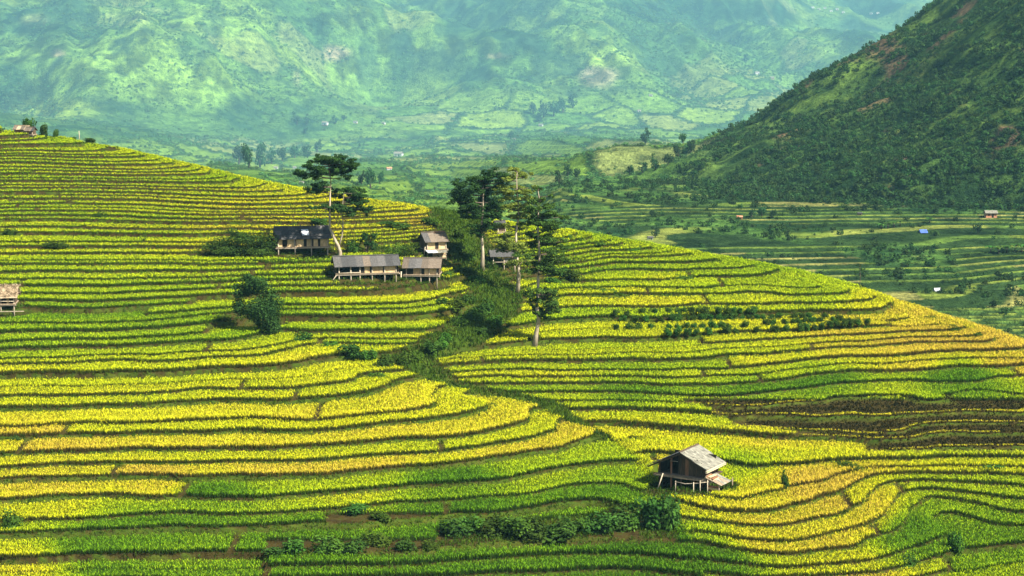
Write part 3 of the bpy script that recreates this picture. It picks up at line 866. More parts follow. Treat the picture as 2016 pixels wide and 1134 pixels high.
def proto(name, mat, seed, n, size):
    g = np.random.default_rng(seed)
    cen = [(g.uniform(-.35, .35), g.uniform(-.35, .35), g.uniform(.25, .6)) for _ in range(5)]
    rad = [(g.uniform(.35, .6), g.uniform(.35, .6), g.uniform(.3, .5)) for _ in range(5)]
    return bpy.data.objects.new(name, cloud_mesh(name, cen, rad, n, size, mat, seed, shell=0.7))
PB = [proto('scrub_clump', M_SCRUB, 500 + i, 90, 0.30) for i in range(3)]
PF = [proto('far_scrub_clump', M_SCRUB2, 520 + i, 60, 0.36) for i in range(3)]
g = np.random.default_rng(77)
def scatter_pts(n, keep):
    r = g.integers(0, FR - 1, n); c = g.integers(0, FC - 1, n)
    return r, c, keep(r, c)
# dark hill
r_ = g.integers(0, FR - 1, 420000); c_ = g.integers(0, FC - 1, 420000)
k_ = (hillside[r_, c_] * (0.2 + 1.2 * n2[r_, c_]) * sstep(.30, .42, fbm(FX[r_, c_] / 38, FY[r_, c_] / 24, 3, 221)) > g.random(420000) * 1.0) & (FU[r_, c_] > 1080) & (FU[r_, c_] < 2110) & (FY[r_, c_] < 1340) & (FV[r_, c_] > -30)
r_, c_ = r_[k_], c_[k_]
p_ = np.stack([FX[r_, c_] + g.uniform(-1, 1, len(r_)), FY[r_, c_] + g.uniform(-1, 1, len(r_)), FZ[r_, c_] - 0.2], 1)
print('SCRUB', len(p_))
sf = far_scale(p_[:, 1], p_[:, 0] / p_[:, 1])
scatter('hill_scrub', p_ * sf[:, None], (0.55 + 2.9 * g.random(len(p_)) ** 4 + 0.4 * g.random(len(p_))) * (0.45 + 1.2 * fbm(p_[:, 0] / 30, p_[:, 1] / 36, 3, 211)) * sf, g.uniform(0, 6.28, len(p_)), g.integers(0, 3, len(p_)), PB, dict(kind='stuff', label='dense dark green scrub covering the steep hill on the right', category='scrub'))
# mountains and hedges of the far valley
r_ = g.integers(0, FR - 1, 600000); c_ = g.integers(0, FC - 1, 600000)
dens = mtn * (0.85 * sstep(0.64, 0.46, 0.6 * RD + 0.4 * RD2) + 0.50 * sstep(.46, .60, fbm(FX / 20, FY / 28, 4, 181)) + 0.03) + hed * 0.7 + vale * (0.03 + 0.25 * sstep(.60, .70, fbm(FX / 40, FY / 50, 3, 171)))
k_ = (dens[r_, c_] > g.random(600000)) & (FU[r_, c_] > -80) & (FU[r_, c_] < 1960) & (FV[r_, c_] > -30) & (FY[r_, c_] > 900)
r_, c_ = r_[k_], c_[k_]
p_ = np.stack([FX[r_, c_] + g.uniform(-2.5, 2.5, len(r_)), FY[r_, c_] + g.uniform(-1.5, 1.5, len(r_)), FZ[r_, c_] - 0.3], 1)
print('FAR SCRUB', len(p_))
sf = far_scale(p_[:, 1], p_[:, 0] / p_[:, 1])
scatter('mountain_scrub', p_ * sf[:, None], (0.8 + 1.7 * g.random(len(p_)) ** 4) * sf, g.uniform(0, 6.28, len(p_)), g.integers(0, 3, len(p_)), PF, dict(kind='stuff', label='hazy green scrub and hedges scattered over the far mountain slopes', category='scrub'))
# bushes between the paddies at the foot of the dark hill
r_ = g.integers(0, FR - 1, 160000); c_ = g.integers(0, FC - 1, 160000)
k_ = (foot[r_, c_] * (0.25 * (1 - fm[r_, c_]) + 0.02 + 0.25 * sstep(.62, .7, fbm(FX[r_, c_] / 30, FY[r_, c_] / 18, 3, 131))) > g.random(160000)) & (FU[r_, c_] < 2100) & (FY[r_, c_] > 560)
r_, c_ = r_[k_], c_[k_]
p_ = np.stack([FX[r_, c_], FY[r_, c_], FZ[r_, c_] - 0.2], 1)
print('FOOT SCRUB', len(p_))
sf = far_scale(p_[:, 1], p_[:, 0] / p_[:, 1])
scatter('field_edge_scrub', p_ * sf[:, None], (0.6 + 2.4 * g.random(len(p_)) ** 3) * sf, g.uniform(0, 6.28, len(p_)), g.integers(0, 3, len(p_)), PB, dict(kind='stuff', label='dark bushes growing between the striped paddies below the dark hill', category='bushes'))

# ---------------------------------------------------------------- haze
hz_top = max(float((FZ * FS).max()), 20) + 15
bm = bmesh.new()
bmesh.ops.create_cube(bm, size=1.0, matrix=Matrix.Translation((0, 5700, (hz_top - 460) / 2)) @ Matrix.Diagonal((10600, 11500, hz_top + 460, 1)))
me = bpy.data.meshes.new('haze'); bm.to_mesh(me); bm.free()
hm, nt, out = new_mat('haze_air')
pv_ = N(nt, 'ShaderNodeVolumePrincipled')
pv_.inputs['Color'].default_value = (0.35, 0.81, 1.0, 1)
pv_.inputs['Density'].default_value = 0.000066
pv_.inputs['Anisotropy'].default_value = 0.0
nt.links.new(pv_.outputs[0], out.inputs['Volume'])
me.materials.append(hm)
link('haze', me, kind='stuff')

# ================================================================ BUILDING BITS
M_WOOD = simple_mat('weathered_wood', (0.16, 0.115, 0.075), (0.34, 0.26, 0.17), 4.0, 0.9, 0.4, (1, 1, 0.25))
M_DWOOD = simple_mat('dark_wood', (0.045, 0.030, 0.020), (0.13, 0.085, 0.050), 4.0, 0.9, 0.4, (3, 3, 0.3))
M_RWOOD = simple_mat('red_brown_wood', (0.16, 0.070, 0.035), (0.33, 0.16, 0.085), 4.0, 0.85, 0.4, (3, 3, 0.3))
M_BAMBOO = simple_mat('bamboo_wall', (0.36, 0.25, 0.12), (0.66, 0.49, 0.27), 6.0, 0.85, 0.4, (1, 1, 0.3))
M_SHEET = simple_mat('pale_roof_sheet', (0.045, 0.042, 0.034), (0.29, 0.275, 0.21), 1.8, 0.8, 0.4, (1, 3, 1))
M_GREY = simple_mat('grey_shingle', (0.034, 0.032, 0.029), (0.14, 0.13, 0.12), 3.5, 0.9, 0.6, (4, 1, 1))
M_DGREY = simple_mat('dark_shingle', (0.020, 0.020, 0.020), (0.085, 0.082, 0.078), 4.5, 0.9, 0.7, (4, 1, 1))
M_BROWNR = simple_mat('brown_shingle', (0.060, 0.045, 0.032), (0.19, 0.15, 0.11), 4.0, 0.9, 0.6, (4, 1, 1))
M_THATCH = simple_mat('thatch', (0.20, 0.14, 0.08), (0.46, 0.36, 0.23), 5.0, 0.95, 0.9, (5, 1, 1))
M_WHITE = simple_mat('white_sheet', (0.40, 0.42, 0.42), (0.58, 0.59, 0.58), 2.0, 0.6, 0.1)
M_YELLOW = simple_mat('yellow_plastic', (0.72, 0.74, 0.04), (0.85, 0.84, 0.08), 1.5, 0.5, 0.1)
M_POLE = simple_mat('pale_pole', (0.27, 0.22, 0.15), (0.50, 0.42, 0.30), 5.0, 0.8, 0.3)
M_BLUE = simple_mat('blue_tarp', (0.02, 0.06, 0.26), (0.04, 0.10, 0.36), 1.0, 0.5, 0.2)
M_TARP = simple_mat('grey_tarp', (0.34, 0.36, 0.42), (0.55, 0.57, 0.62), 1.0, 0.5, 0.2)
M_DARKIN = simple_mat('shade_boards', (0.012, 0.010, 0.009), (0.035, 0.028, 0.022), 3.0, 0.95, 0.1)  # near-black: shade of interiors, openings and voids put into the colour
M_RUST = simple_mat('rust_tile', (0.30, 0.12, 0.06), (0.50, 0.24, 0.13), 3.0, 0.9, 0.3)
M_BARK = simple_mat('pale_bark', (0.24, 0.19, 0.12), (0.56, 0.47, 0.33), 1.6, 0.9, 0.7, (1, 1, 0.5))
M_DBARK = simple_mat('dark_bark', (0.05, 0.04, 0.028), (0.13, 0.10, 0.07), 2.0, 0.95, 0.7)
BJ = random.Random(5)

def box(name, parent, size, loc, mat, rot=(0, 0, 0), jit=0.012):
    sx, sy, sz = (s / 2 for s in size)
    vs_ = [(x * sx + BJ.uniform(-jit, jit), y * sy + BJ.uniform(-jit, jit), z * sz + BJ.uniform(-jit, jit)) for z in (-1, 1) for y in (-1, 1) for x in (-1, 1)]
    me = bpy.data.meshes.new(name)
    me.from_pydata(vs_, [], [(0, 2, 3, 1), (4, 5, 7, 6), (0, 1, 5, 4), (2, 6, 7, 3), (0, 4, 6, 2), (1, 3, 7, 5)])
    me.materials.append(mat)
    o = link(name, me, parent, loc)
    o.rotation_euler = rot
    return o
def tube_np(path, radii, seg=7, jag=0.0, seed=0):
    g_ = np.random.default_rng(seed)
    path = np.array(path, float); n = len(path)
    V = []; 
    for i in range(n):
        d = path[min(i + 1, n - 1)] - path[max(i - 1, 0)]; d /= np.linalg.norm(d) + 1e-9
        a = np.cross(d, (0.31, 0.95, 0.07)); a /= np.linalg.norm(a) + 1e-9; b = np.cross(d, a)
        th = np.linspace(0, 2 * np.pi, seg, endpoint=False)
        rr = radii[i] * (1 + jag * g_.uniform(-1, 1, seg))
        V.append(path[i] + rr[:, None] * (np.cos(th)[:, None] * a + np.sin(th)[:, None] * b))
    V = np.concatenate(V)
    Fc = []
    for i in range(n - 1):
        for j in range(seg):
            Fc.append((i * seg + j, i * seg + (j + 1) % seg, (i + 1) * seg + (j + 1) % seg, (i + 1) * seg + j))
    return V, np.array(Fc)
def tube(name, parent, path, radii, mat, seg=7, jag=0.0, seed=0):
    if not hasattr(radii, '__len__'):
        radii = [radii] * len(path)
    V, Fc = tube_np(path, radii, seg, jag, seed)
    me = np_mesh(name, V, Fc, mat, smooth=True)
    # close the ends
    bm_ = bmesh.new(); bm_.from_mesh(me)
    bmesh.ops.holes_fill(bm_, edges=[e for e in bm_.edges if e.is_boundary], sides=0)
    bm_.to_mesh(me); bm_.free()
    return link(name, me, parent)

def gable_roof(t, W, Dp, ze, rise, ovx, ovy, n, mats, sheet='roof_panel', thick=0.05, back_drop=0.0, rows_=1, ridge_mat=None):
    """two slopes of separate panels, ridge along local x"""
    roof_o = box('roof', t, (2 * (W / 2 + ovx) + .04, 0.26, 0.07), (0, 0, 0), ridge_mat or mats[0])
    for v_ in roof_o.data.vertices:
        v_.co.z += ze + rise + 0.09
    hx = W / 2 + ovx; hy = Dp / 2 + ovy
    for s in (-1, 1):
        drop = rise * (hy / (Dp / 2)) + (back_drop if s > 0 else 0)
        L = math.hypot(hy, drop); ang = math.atan2(drop, hy)
        for i in range(n):
            w = 2 * hx / n
            for r in range(rows_):
                l = L / rows_
                mid = (r + 0.5) * l
                x = -hx + (i + .5) * w
                y = s * mid * math.cos(ang); z = ze + rise - mid * math.sin(ang) + 0.03 + (rows_ - 1 - r) * 0.03 + BJ.uniform(0, 0.025)
                ll = l + (0.10 if rows_ > 1 else 0.0)
                box(sheet, roof_o, (w + 0.05, ll + BJ.uniform(-.06, .06), thick), (x, y, z), BJ.choice(mats), (-s * ang + BJ.uniform(-.012, .012), 0, BJ.uniform(-.012, .012)))
    return roof_o
def gable_end(t, x, Dp, z0, z1, rise, mat, name='gable_wall', n=6, sides=True):
    """boarded end wall rising into the gable"""
    w = Dp / n
    for i in range(n):
        y = -Dp / 2 + (i + .5) * w
        top = z1 + rise * (1 - (abs(y) + w * .5) / (Dp / 2)) if rise else z1
        box(name, t, (0.05, w - 0.02, top - z0), (x + BJ.uniform(-.01, .01), y, (z0 + top) / 2), mat)

def stilt_house(u, v, name, label, yaw, W, Dp, hf, hw, rise, ov, npan, roof, posts, walls, category='house', wall_m=None, group=None, back_drop=0.0, left_m=None, sink=1.2, rows_=1, loc=None):
    p = hit(u, v) if loc is None else loc
    c, s_ = math.cos(yaw), math.sin(yaw)
    # p is the foot of the front wall; the house stands behind it
    o = Vector((p.x - s_ * Dp / 2, p.y + c * Dp / 2, p.z))
    t = thing(name, label, category, o, yaw, group)
    for x in posts:
        for y in (-Dp / 2 + .08, Dp / 2 - .08):
            tube('post', t, [(x, y, -sink), (x + BJ.uniform(-.03, .03), y, hf * .6), (x, y, hf + hw)], 0.085, M_POLE if y < 0 else M_WOOD, 6)
    box('floor', t, (W + .25, Dp + .25, 0.10), (0, 0, hf), M_WOOD)
    box('floor_beam', t, (W + .4, 0.11, 0.13), (0, -Dp / 2 - 0.02, hf - .13), M_POLE)
    for x0, x1, m in walls:
        if m is not None:
            box('wall_panel', t, (x1 - x0 - .03, 0.05, hw - 0.06), ((x0 + x1) / 2, -Dp / 2 + .13 + BJ.uniform(-.01, .01), hf + hw / 2), m)
    box('back_wall', t, (W, 0.05, hw), (0, Dp / 2 - .2, hf + hw / 2), M_DARKIN)
    gable_end(t, -W / 2, Dp - .3, hf + .05, hf + hw, rise * .9, left_m or M_DWOOD, n=5)
    gable_end(t, W / 2, Dp - .3, hf + .05, hf + hw, rise * .9, left_m or M_DWOOD, n=5)
    gable_roof(t, W, Dp, hf + hw, rise, ov, ov, npan, roof, back_drop=back_drop, rows_=rows_)
    return t

# ================================================================ HOUSES ON THE HILL
B, K_ = M_BAMBOO, M_DARKIN  # K_ panels fill dark openings, inner shade put into their colour
h1 = stilt_house(597, 503, 'stilt_house', 'bamboo stilt house with dark shingle roof and white patch, beside the forked tree', R(10), 6.9, 4.0, 1.08, 1.25, 1.25, 0.30, 8,
                 [M_DGREY, M_DGREY, M_GREY], (-3.3, -1.1, 1.1, 3.3),
                 [(-3.4, -2.75, B), (-2.75, -2.1, K_), (-2.1, -1.2, B), (-1.2, -.9, K_), (-.9, .1, B), (.1, .5, K_), (.5, 1.2, B), (1.2, 1.4, K_), (1.4, 2.0, B), (2.0, 2.3, K_), (2.3, 3.3, B)], rows_=3)
wp = box('roof_patch', h1, (0.95, 1.35, 0.04), (0.35, -1.35, 2.98), M_WHITE, (math.atan2(1.25, 2.0), 0, 0.05))
wp['label'] = 'white sheet patching the dark roof'
h2 = stilt_house(724, 551, 'long_stilt_house', 'long stilt house with grey panel roof and open porch at its west end', R(12), 8.0, 3.6, 0.85, 1.05, 1.0, 0.30, 9,
                 [M_GREY, M_GREY, M_BROWNR, M_DGREY], (-3.7, -2.2, -1.0, 0.6, 2.2, 3.7),
                 [(-1.1, -.4, K_), (-.4, .3, B), (.3, .5, K_), (.5, 1.5, B), (1.5, 2.0, B), (2.0, 2.15, K_), (2.15, 3.7, B)])
tube('ladder_pole', h2, [(-4.9, -1.9, -0.35), (-4.0, -1.8, 0.75)], 0.06, M_POLE, 5)
tube('porch_rail', h2, [(-3.8, -1.95, .98), (-2.3, -1.98, 1.02), (-1.0, -1.95, 1.0)], 0.05, M_POLE, 5)
h2b = stilt_house(830, 557, 'small_stilt_house', 'small stilt house with brownish shingle roof adjoining the long stilt house', R(-4), 4.5, 3.2, 1.05, 1.05, 0.95, 0.30, 6,
                  [M_BROWNR, M_BROWNR, M_GREY], (-2.0, -.1, 1.0, 2.0), [(-2.0, -1.1, K_), (-1.1, -.1, B), (-.1, .35, K_), (.35, 1.95, B)])
tube('gate_post', h2b, [(-2.75, -1.8, -.6), (-2.65, -1.8, 1.5)], 0.09, M_POLE, 6)
h3 = stilt_house(860, 508, 'tall_granary', 'tall narrow wooden granary with worn shingle roof above the two stilt houses', R(22), 2.9, 3.0, 1.15, 1.2, 1.0, 0.3, 4,
                 [M_BROWNR, M_GREY], (-1.35, 1.35), [(-1.4, -.2, B), (-.2, .3, K_), (.3, 1.4, B)], category='granary', left_m=M_DWOOD)
for i in range(4):
    box('awning_sheet', h3, (0.72, 1.3, 0.04), (-1.3 + .72 * i, -1.95, 1.02 - .02 * i), M_WHITE if i < 2 else M_SHEET, (R(14), BJ.uniform(-.05, .05), 0))
for i in range(5):
    box('lower_plank', h3, (1.9, 0.05, 0.19), (0.35, -1.5, -.05 + .21 * i), M_BAMBOO if i % 2 else M_WOOD)
tube('leaning_pole', h3, [(-1.95, -1.2, -.9), (-1.6, -1.3, 1.6)], 0.07, M_POLE, 6)
for i in range(3):
    box('ridge_tile', h3, (0.55, 0.5, 0.06), (.35 + .5 * i, 0.05, 3.42), M_RUST, (0.1, BJ.uniform(-.2, .2), BJ.uniform(-.3, .3)))
# open shed behind the pale trees
ps = hit(990, 530)
sh = thing('open_shed', 'open wooden shed with posts half hidden behind the slender trees', 'shed', ps + Vector((0, 1.3, 0)), R(8))
for x in (-1.5, 0, 1.5):
    for y in (-1.2, 1.2):
        tube('post', sh, [(x, y, -1), (x, y, 1.9)], 0.08, M_POLE if y < 0 else M_WOOD, 6)
gable_roof(sh, 3.2, 2.4, 1.9, 0.7, .35, .35, 4, [M_DGREY])
box('cross_rail', sh, (3.2, .08, .1), (0, -1.25, 1.0), M_POLE); box('cross_rail', sh, (1.6, .06, .5), (.9, -1.2, 1.35), M_SHEET)
tube('brace', sh, [(-2.2, -1.3, -.3), (-1.5, -1.2, .9)], .05, M_POLE, 5)
# small hut higher up behind the trees
stilt_house(988, 462, 'field_hut', 'tiny grey roofed field hut glimpsed between the trees near the crest', R(30), 1.4, 1.4, 0.3, .9, 0.6, 0.22, 3, [M_DGREY], (-.6, .6), [(-.65, .1, M_DWOOD), (.1, .65, M_DWOOD)], category='hut')
# thatched hut cut by the frame
h7 = stilt_house(2, 618, 'thatched_hut', 'thatched stilt hut at the west edge of the hillside', R(6), 3.3, 2.6, 0.95, 1.0, 1.0, 0.35, 5, [M_THATCH], (-1.6, 0, 1.55), [(-1.6, -.3, M_WOOD), (-.3, .7, K_), (.7, 1.0, B)], category='hut')
box('porch_beam', h7, (4.6, .09, .1), (.5, -1.75, .12), M_POLE); tube('porch_rail', h7, [(-1.6, -1.45, 1.35), (1.6, -1.45, 1.3)], .04, M_POLE, 5)
rg = np.random.default_rng(4)
fr = []
for s_ in (-1, 1):
    xs = rg.uniform(-2, 2, 260); tt = rg.random(260)
    fr.append(np.stack([xs, s_ * tt * 1.7, 2.98 - tt * 1.28 + .06], 1))
fr = np.concatenate(fr)
V, Fc, _, _ = blades(fr, np.full(len(fr), .28), np.zeros(len(fr)), 3, np.full(len(fr), .07), 2.0, 0, rg)
link('straw_fringe', np_mesh('straw_fringe', V, Fc, M_THATCH), h7)
# huts on the crest, top left
for u, v, W, lab, m in ((40, 264, 2.3, 'low brown thatched hut under the dark tree on the hill crest', M_THATCH), (57, 267, 1.3, 'small rounded brown hut beside the low thatched hut on the crest', M_BROWNR)):
    stilt_house(u, v, 'crest_hut', lab, R(-12), W, 1.5, 0.15, .7, .5, .2, 4, [m, M_BROWNR] if W > 2 else [m, M_DGREY], (-W / 2 + .1, W / 2 - .1), [(-W / 2, 0, M_RWOOD), (0, W / 2, M_WOOD)], category='hut')
pp = hit(156, 276)
tube('marker_post', None, [pp + Vector((0, 0, -.5)), pp + Vector((.03, 0, 1.2)), pp + Vector((0, 0, 2.0))], [.09, .08, .06], M_POLE, 6)
o = COL.objects['marker_post']; o['label'] = 'pale wooden post standing between two bushes on the hill crest'; o['category'] = 'post'

# ================================================================ THE NEAR BARN
pb = hit(1352, 962)
yaw = R(-31)
barn = thing('field_barn', 'dark plank stilt barn with pale sheet roof among the lower terraces', 'barn', pb + Vector((.3, 1.6, 0)), yaw)
HF, HW, RI = 1.2, 1.2, 1.08
bw, bl = 4.6, 3.1            # across the gable (x), along the ridge (y)
# roof: ridge along y
hx = bw / 2 + .55
for s_ in (-1, 1):
    over = hx + (.55 if s_ < 0 else 0)
    drop = RI * over / (bw / 2)
    L = math.hypot(over, drop); ang = math.atan2(drop, over)
    for i in range(3):
        for r in range(2):
            mid = (r + .5) * L / 2
            box('roof_sheet', barn, (L / 2 + .1, (bl + 1.0) / 3 + .04, .045), (s_ * mid * math.cos(ang), -bl / 2 - .5 + (i + .5) * (bl + 1.0) / 3, HF + HW + RI - mid * math.sin(ang) + .05 + .035 * (1 - r) + BJ.uniform(0, .02)),
                M_SHEET if s_ > 0 else M_GREY, (BJ.uniform(-.01, .01), s_ * ang, BJ.uniform(-.01, .01)))
    for y in (-bl / 2 - .46, bl / 2 + .46):
        box('barge_board', barn, (L, .06, .14), (s_ * L / 2 * math.cos(ang), y, HF + HW + RI - L / 2 * math.sin(ang) - .10), M_DWOOD, (0, s_ * ang, 0))
box('ridge_cap', barn, (.24, bl + 1.02, .05), (0, 0, HF + HW + RI + .12), M_DWOOD)
for x, y in ((-bw / 2, -bl / 2), (0, -bl / 2), (bw / 2, -bl / 2), (-bw / 2, bl / 2), (0, bl / 2), (bw / 2, bl / 2), (-1.1, -bl / 2)):
    tube('post', barn, [(x, y, -1.4), (x + BJ.uniform(-.04, .04), y, .8), (x, y, HF + HW + (RI * .45 if abs(x) < 1.5 else 0))], .10, M_RWOOD if x == -1.1 else M_DWOOD, 6)
for i in range(5):
    box('floor_plank', barn, (bw + .7, (bl + .9) / 5 - .03, .09), (.05, -bl / 2 - .45 + (i + .5) * (bl + .9) / 5, HF), M_WOOD if i == 0 else M_DWOOD)
box('floor_beam', barn, (bw + .9, .12, .14), (0, -bl / 2 - .42, HF - .13), M_WOOD)
for i in range(7):                                             # plank wall, right of the open bay
    x0 = -.35 + i * .36
    top = HF + HW + RI * (1 - (abs(x0 + .18) + .18) / (bw / 2)) - .05
    box('wall_plank', barn, (.34, .05, top - HF - .05), (x0 + .18, -bl / 2 + .06 + BJ.uniform(-.012, .012), (HF + .05 + top) / 2), BJ.choice([M_RWOOD, M_DWOOD, M_DWOOD]))
for i in range(5):
    box('gable_board', barn, (bw * (1 - i * .2) - .4, .04, .21), (-.1 * 0, -bl / 2 + .12, HF + HW + .13 + .22 * i), M_DARKIN)
for i in range(8):
    box('side_plank', barn, (.05, bl / 8 - .02, HW), (bw / 2 - .08, -bl / 2 + (i + .5) * bl / 8, HF + HW / 2 + .03), BJ.choice([M_DWOOD, M_RWOOD]))
    box('side_plank', barn, (.05, bl / 8 - .02, HW), (-bw / 2 + .08, -bl / 2 + (i + .5) * bl / 8, HF + HW / 2 + .03), M_DARKIN)  # west planks near-black: the open bay's shade is in their colour
box('back_wall', barn, (bw - .2, .05, HW + .5), (0, bl / 2 - .08, HF + HW / 2 + .25), M_DARKIN)
for i in range(5):  # added near-black boards painting the shade of the void below the floor
    box('underfloor_shade_board', barn, (.05, bl - .2, .22), (bw / 2 - .3, 0, -.1 + .25 * i), M_DARKIN); box('underfloor_shade_board', barn, (.05, bl - .2, .22), (-bw / 2 + .3, 0, -.1 + .25 * i), M_DARKIN)
for i in range(6):
    box('underfloor_shade_board', barn, (bw - .2, .05, .2), (0, bl / 2 - .3, -.1 + .23 * i), M_DARKIN)
tube('tie_pole', barn, [(-1.2, -bl / 2 - .1, HF + HW + .12), (-.35, -bl / 2 - .1, HF + HW + .14)], .03, M_POLE, 5)
tube('ladder_pole', barn, [(-bw / 2 + .3, -bl / 2 - 1.0, -.1), (-bw / 2 + .55, -bl / 2 - .45, HF + .1)], .055, M_POLE, 5)
tube('fence_rail', barn, [(-.2, -bl / 2 - 1.0, .78), (.9, -bl / 2 - 1.0, .70), (2.0, -bl / 2 - .9, .86), (3.2, -bl / 2 - .7, 1.12)], .04, M_POLE, 5)
for x, z in ((-.15, .85), (1.75, .95), (2.4, 1.2), (3.1, 1.3)):
    tube('fence_post', barn, [(x, -bl / 2 - .95 + max(0, x - 2) * .2, -.6), (x, -bl / 2 - .95 + max(0, x - 2) * .2, z)], .045, M_POLE, 5)
# lean-to pen on the east side
for i in range(4):
    box('lean_to_sheet', barn, (1.75, .62, .04), (bw / 2 + 1.35, -bl / 2 - .35 + .58 * i, 1.16 + BJ.uniform(0, .02)), M_SHEET if i % 2 else M_WOOD, (0, R(20), BJ.uniform(-.04, .04)))
for x, y in ((bw / 2 + .7, -bl / 2 - .5), (bw / 2 + 1.9, -bl / 2 - .5), (bw / 2 + 1.9, bl / 2 - .6)):
    tube('pen_post', barn, [(x, y, -.9), (x, y, 1.0)], .06, M_WOOD, 6)
for i in range(4):
    box('pen_plank', barn, (1.25, .04, .17), (bw / 2 + 1.3, -bl / 2 - .52, .05 + .2 * i), M_RWOOD if i % 2 else M_BAMBOO)
# things kept at the barn
yaw_m = Matrix.Translation(barn.location) @ Matrix.Rotation(yaw, 4, 'Z')
def bpt(x, y, z):
    return yaw_m @ Vector((x, y, z))
ys_ = thing('plastic_sheet', 'bright yellow plastic sheet hanging at the open corner of the plank barn', 'sheet', bpt(-bw / 2 - .30, -bl / 2 - .42, HF + .12), yaw)
for i in range(1):
    V = np.array([(x * .46 - .18, .03 * math.sin(x * 9 + z * 2) , z * 1.12) for z in np.linspace(0, 1, 5) for x in np.linspace(0, 1, 5)])
    V = np.r_[V, V + (0, .02, 0)]
    Fq = np.r_[grid_faces(5, 5), grid_faces(5, 5)[:, ::-1] + 25]
    link('sheet', np_mesh('sheet', V, Fq, M_YELLOW, smooth=True), ys_)
roll = thing('bamboo_roll', 'long yellow bamboo bundle slung under the eave of the plank barn', 'bundle', bpt(bw / 2 + .62, 0, HF + HW - .42), yaw)
for i in range(7):
    a = i * .9; q = .09 * (i > 0)
    tube('bamboo_pole', roll, [(q * math.cos(a), -bl / 2 - .65 + BJ.uniform(-.1, .1), q * math.sin(a)), (q * math.cos(a), bl / 2 + .5, q * math.sin(a) + .05)], .055, M_YELLOW if i in (0, 3) else M_POLE, 6)
logs = thing('firewood_pile', 'stack of split firewood beside the east wall of the plank barn', 'firewood', bpt(bw / 2 + .72, -bl / 2 + .2, HF - .1), yaw)
for i in range(16):
    r_i, c_i = divmod(i, 6)
    tube('log', logs, [(-.42 + .17 * c_i + .06 * r_i, -.62 + BJ.uniform(-.12, .12), .10 + .15 * r_i), (-.42 + .17 * c_i + .06 * r_i + BJ.uniform(-.1, .1), .55, .12 + .15 * r_i)], .075, BJ.choice([M_WOOD, M_BAMBOO, M_RWOOD]), 6)

# ================================================================ TREES
M_LEAF_D = leaf_mat('kapok_leaves_dark', (0.012, 0.036, 0.010), (0.040, 0.085, 0.018), 0.2, False, 0.5)
M_LEAF_M = leaf_mat('kapok_leaves', (0.022, 0.055, 0.010), (0.075, 0.130, 0.020), 0.25, False, 0.5)
M_LEAF_Y = leaf_mat('kapok_leaves_pale', (0.070, 0.115, 0.016), (0.210, 0.250, 0.040), 0.3, False, 0.5)
M_BUSH = leaf_mat('bush_leaves', (0.016, 0.045, 0.010), (0.060, 0.120, 0.016), 0.25, True, 0.6)
M_BUSHL = leaf_mat('light_bush_leaves', (0.026, 0.070, 0.010), (0.085, 0.155, 0.018), 0.3, True, 0.6)

def tiered_tree(name, label, zoom, base, stems, clumps, leaf_m, n_leaf, size, r0, seed, bark=None):
    """zoom = (u0, v0, scale): stems and clumps were read off an enlarged view; base is the trunk's foot there"""
    u0, v0, k = zoom
    g_ = np.random.default_rng(seed)
    bu, bv = u0 + base[0] / k, v0 + base[1] / k
    p = hit(bu, bv)
    Y = p.y
    def W(x, y, dy=0.0):
        q = at(u0 + x / k, v0 + y / k, Y); s_ = (Y + dy) / Y
        return np.array((q[0] - p.x, dy, q[2] - p.z))
    ppm = F / Y
    t = thing(name, label, 'tree', p)
    for si, st in enumerate(stems):
        path = [W(x, y, 0.25 * math.sin(1.7 * i + si)) for i, (x, y) in enumerate(st)]
        for q_ in path[1:-1]:
            q_ += g_.normal(0, .09, 3) * (1, 1, 0)
        if si == 0:
            path[0] = path[0] + np.array((0, 0, -.5))
        n = len(path)
        rad = [r0 * (1.0 if si == 0 else .55) * (1 - .9 * (i / (n - 1)) ** 0.9) * (1.35 if i == 0 and si == 0 else 1) for i in range(n)]
        tr = tube('trunk' if si == 0 else 'stem', t, path, rad, bark or M_BARK, 9, 0.10, seed + si)
        main = tr if si == 0 else main
    trunk_pts = np.concatenate([np.array([W(*a) + (W(*b) - W(*a)) * f for a, b in zip(st[:-1], st[1:]) for f in np.linspace(0, 1, 6)]) for st in stems])
    cen, rad = [], []
    clumps = clumps + [(x + g_.normal(0, .7) * rx, y + g_.normal(0, .9) * ry, rx * .75, ry * .8) for (x, y, rx, ry) in clumps if g_.random() < .75]
    for (x, y, rx, ry) in clumps:
        rx, ry = rx * 1.12, ry * 1.5
        d = g_.uniform(-.9, .9) * rx / k / ppm * 1.5
        c = W(x, y, d)
        Rx, Rz = rx / k / ppm, ry / k / ppm
        # a limb from the nearest lower point of the trunk
        dd = trunk_pts - c; dist = np.linalg.norm(dd, axis=1) + 3 * np.clip(dd[:, 2] + 0.1, 0, None)
        q = trunk_pts[np.argmin(dist)]
        if np.linalg.norm(c - q) > Rx * .6:
            m1 = (q + c) / 2 + np.array((0, 0, -.12 + .1 * g_.random()))
            tube('branch', main, [q, m1, c], [.085, .055, .02], M_DBARK, 5, .1, seed)
        for j in range(8):
            o_ = g_.normal(0, .5, 3)
            cen.append(c + o_ * (Rx, Rx * .9, Rz)); f_ = g_.uniform(.34, .62)
            rad.append((Rx * f_, Rx * f_ * .95, max(Rz * f_ * 1.05, .16)))
    link('crown', cloud_mesh('crown', cen, rad, n_leaf, size, leaf_m, seed, shell=.35, up=.8), t)
    return t
Z1 = (520, 280, 3.78)
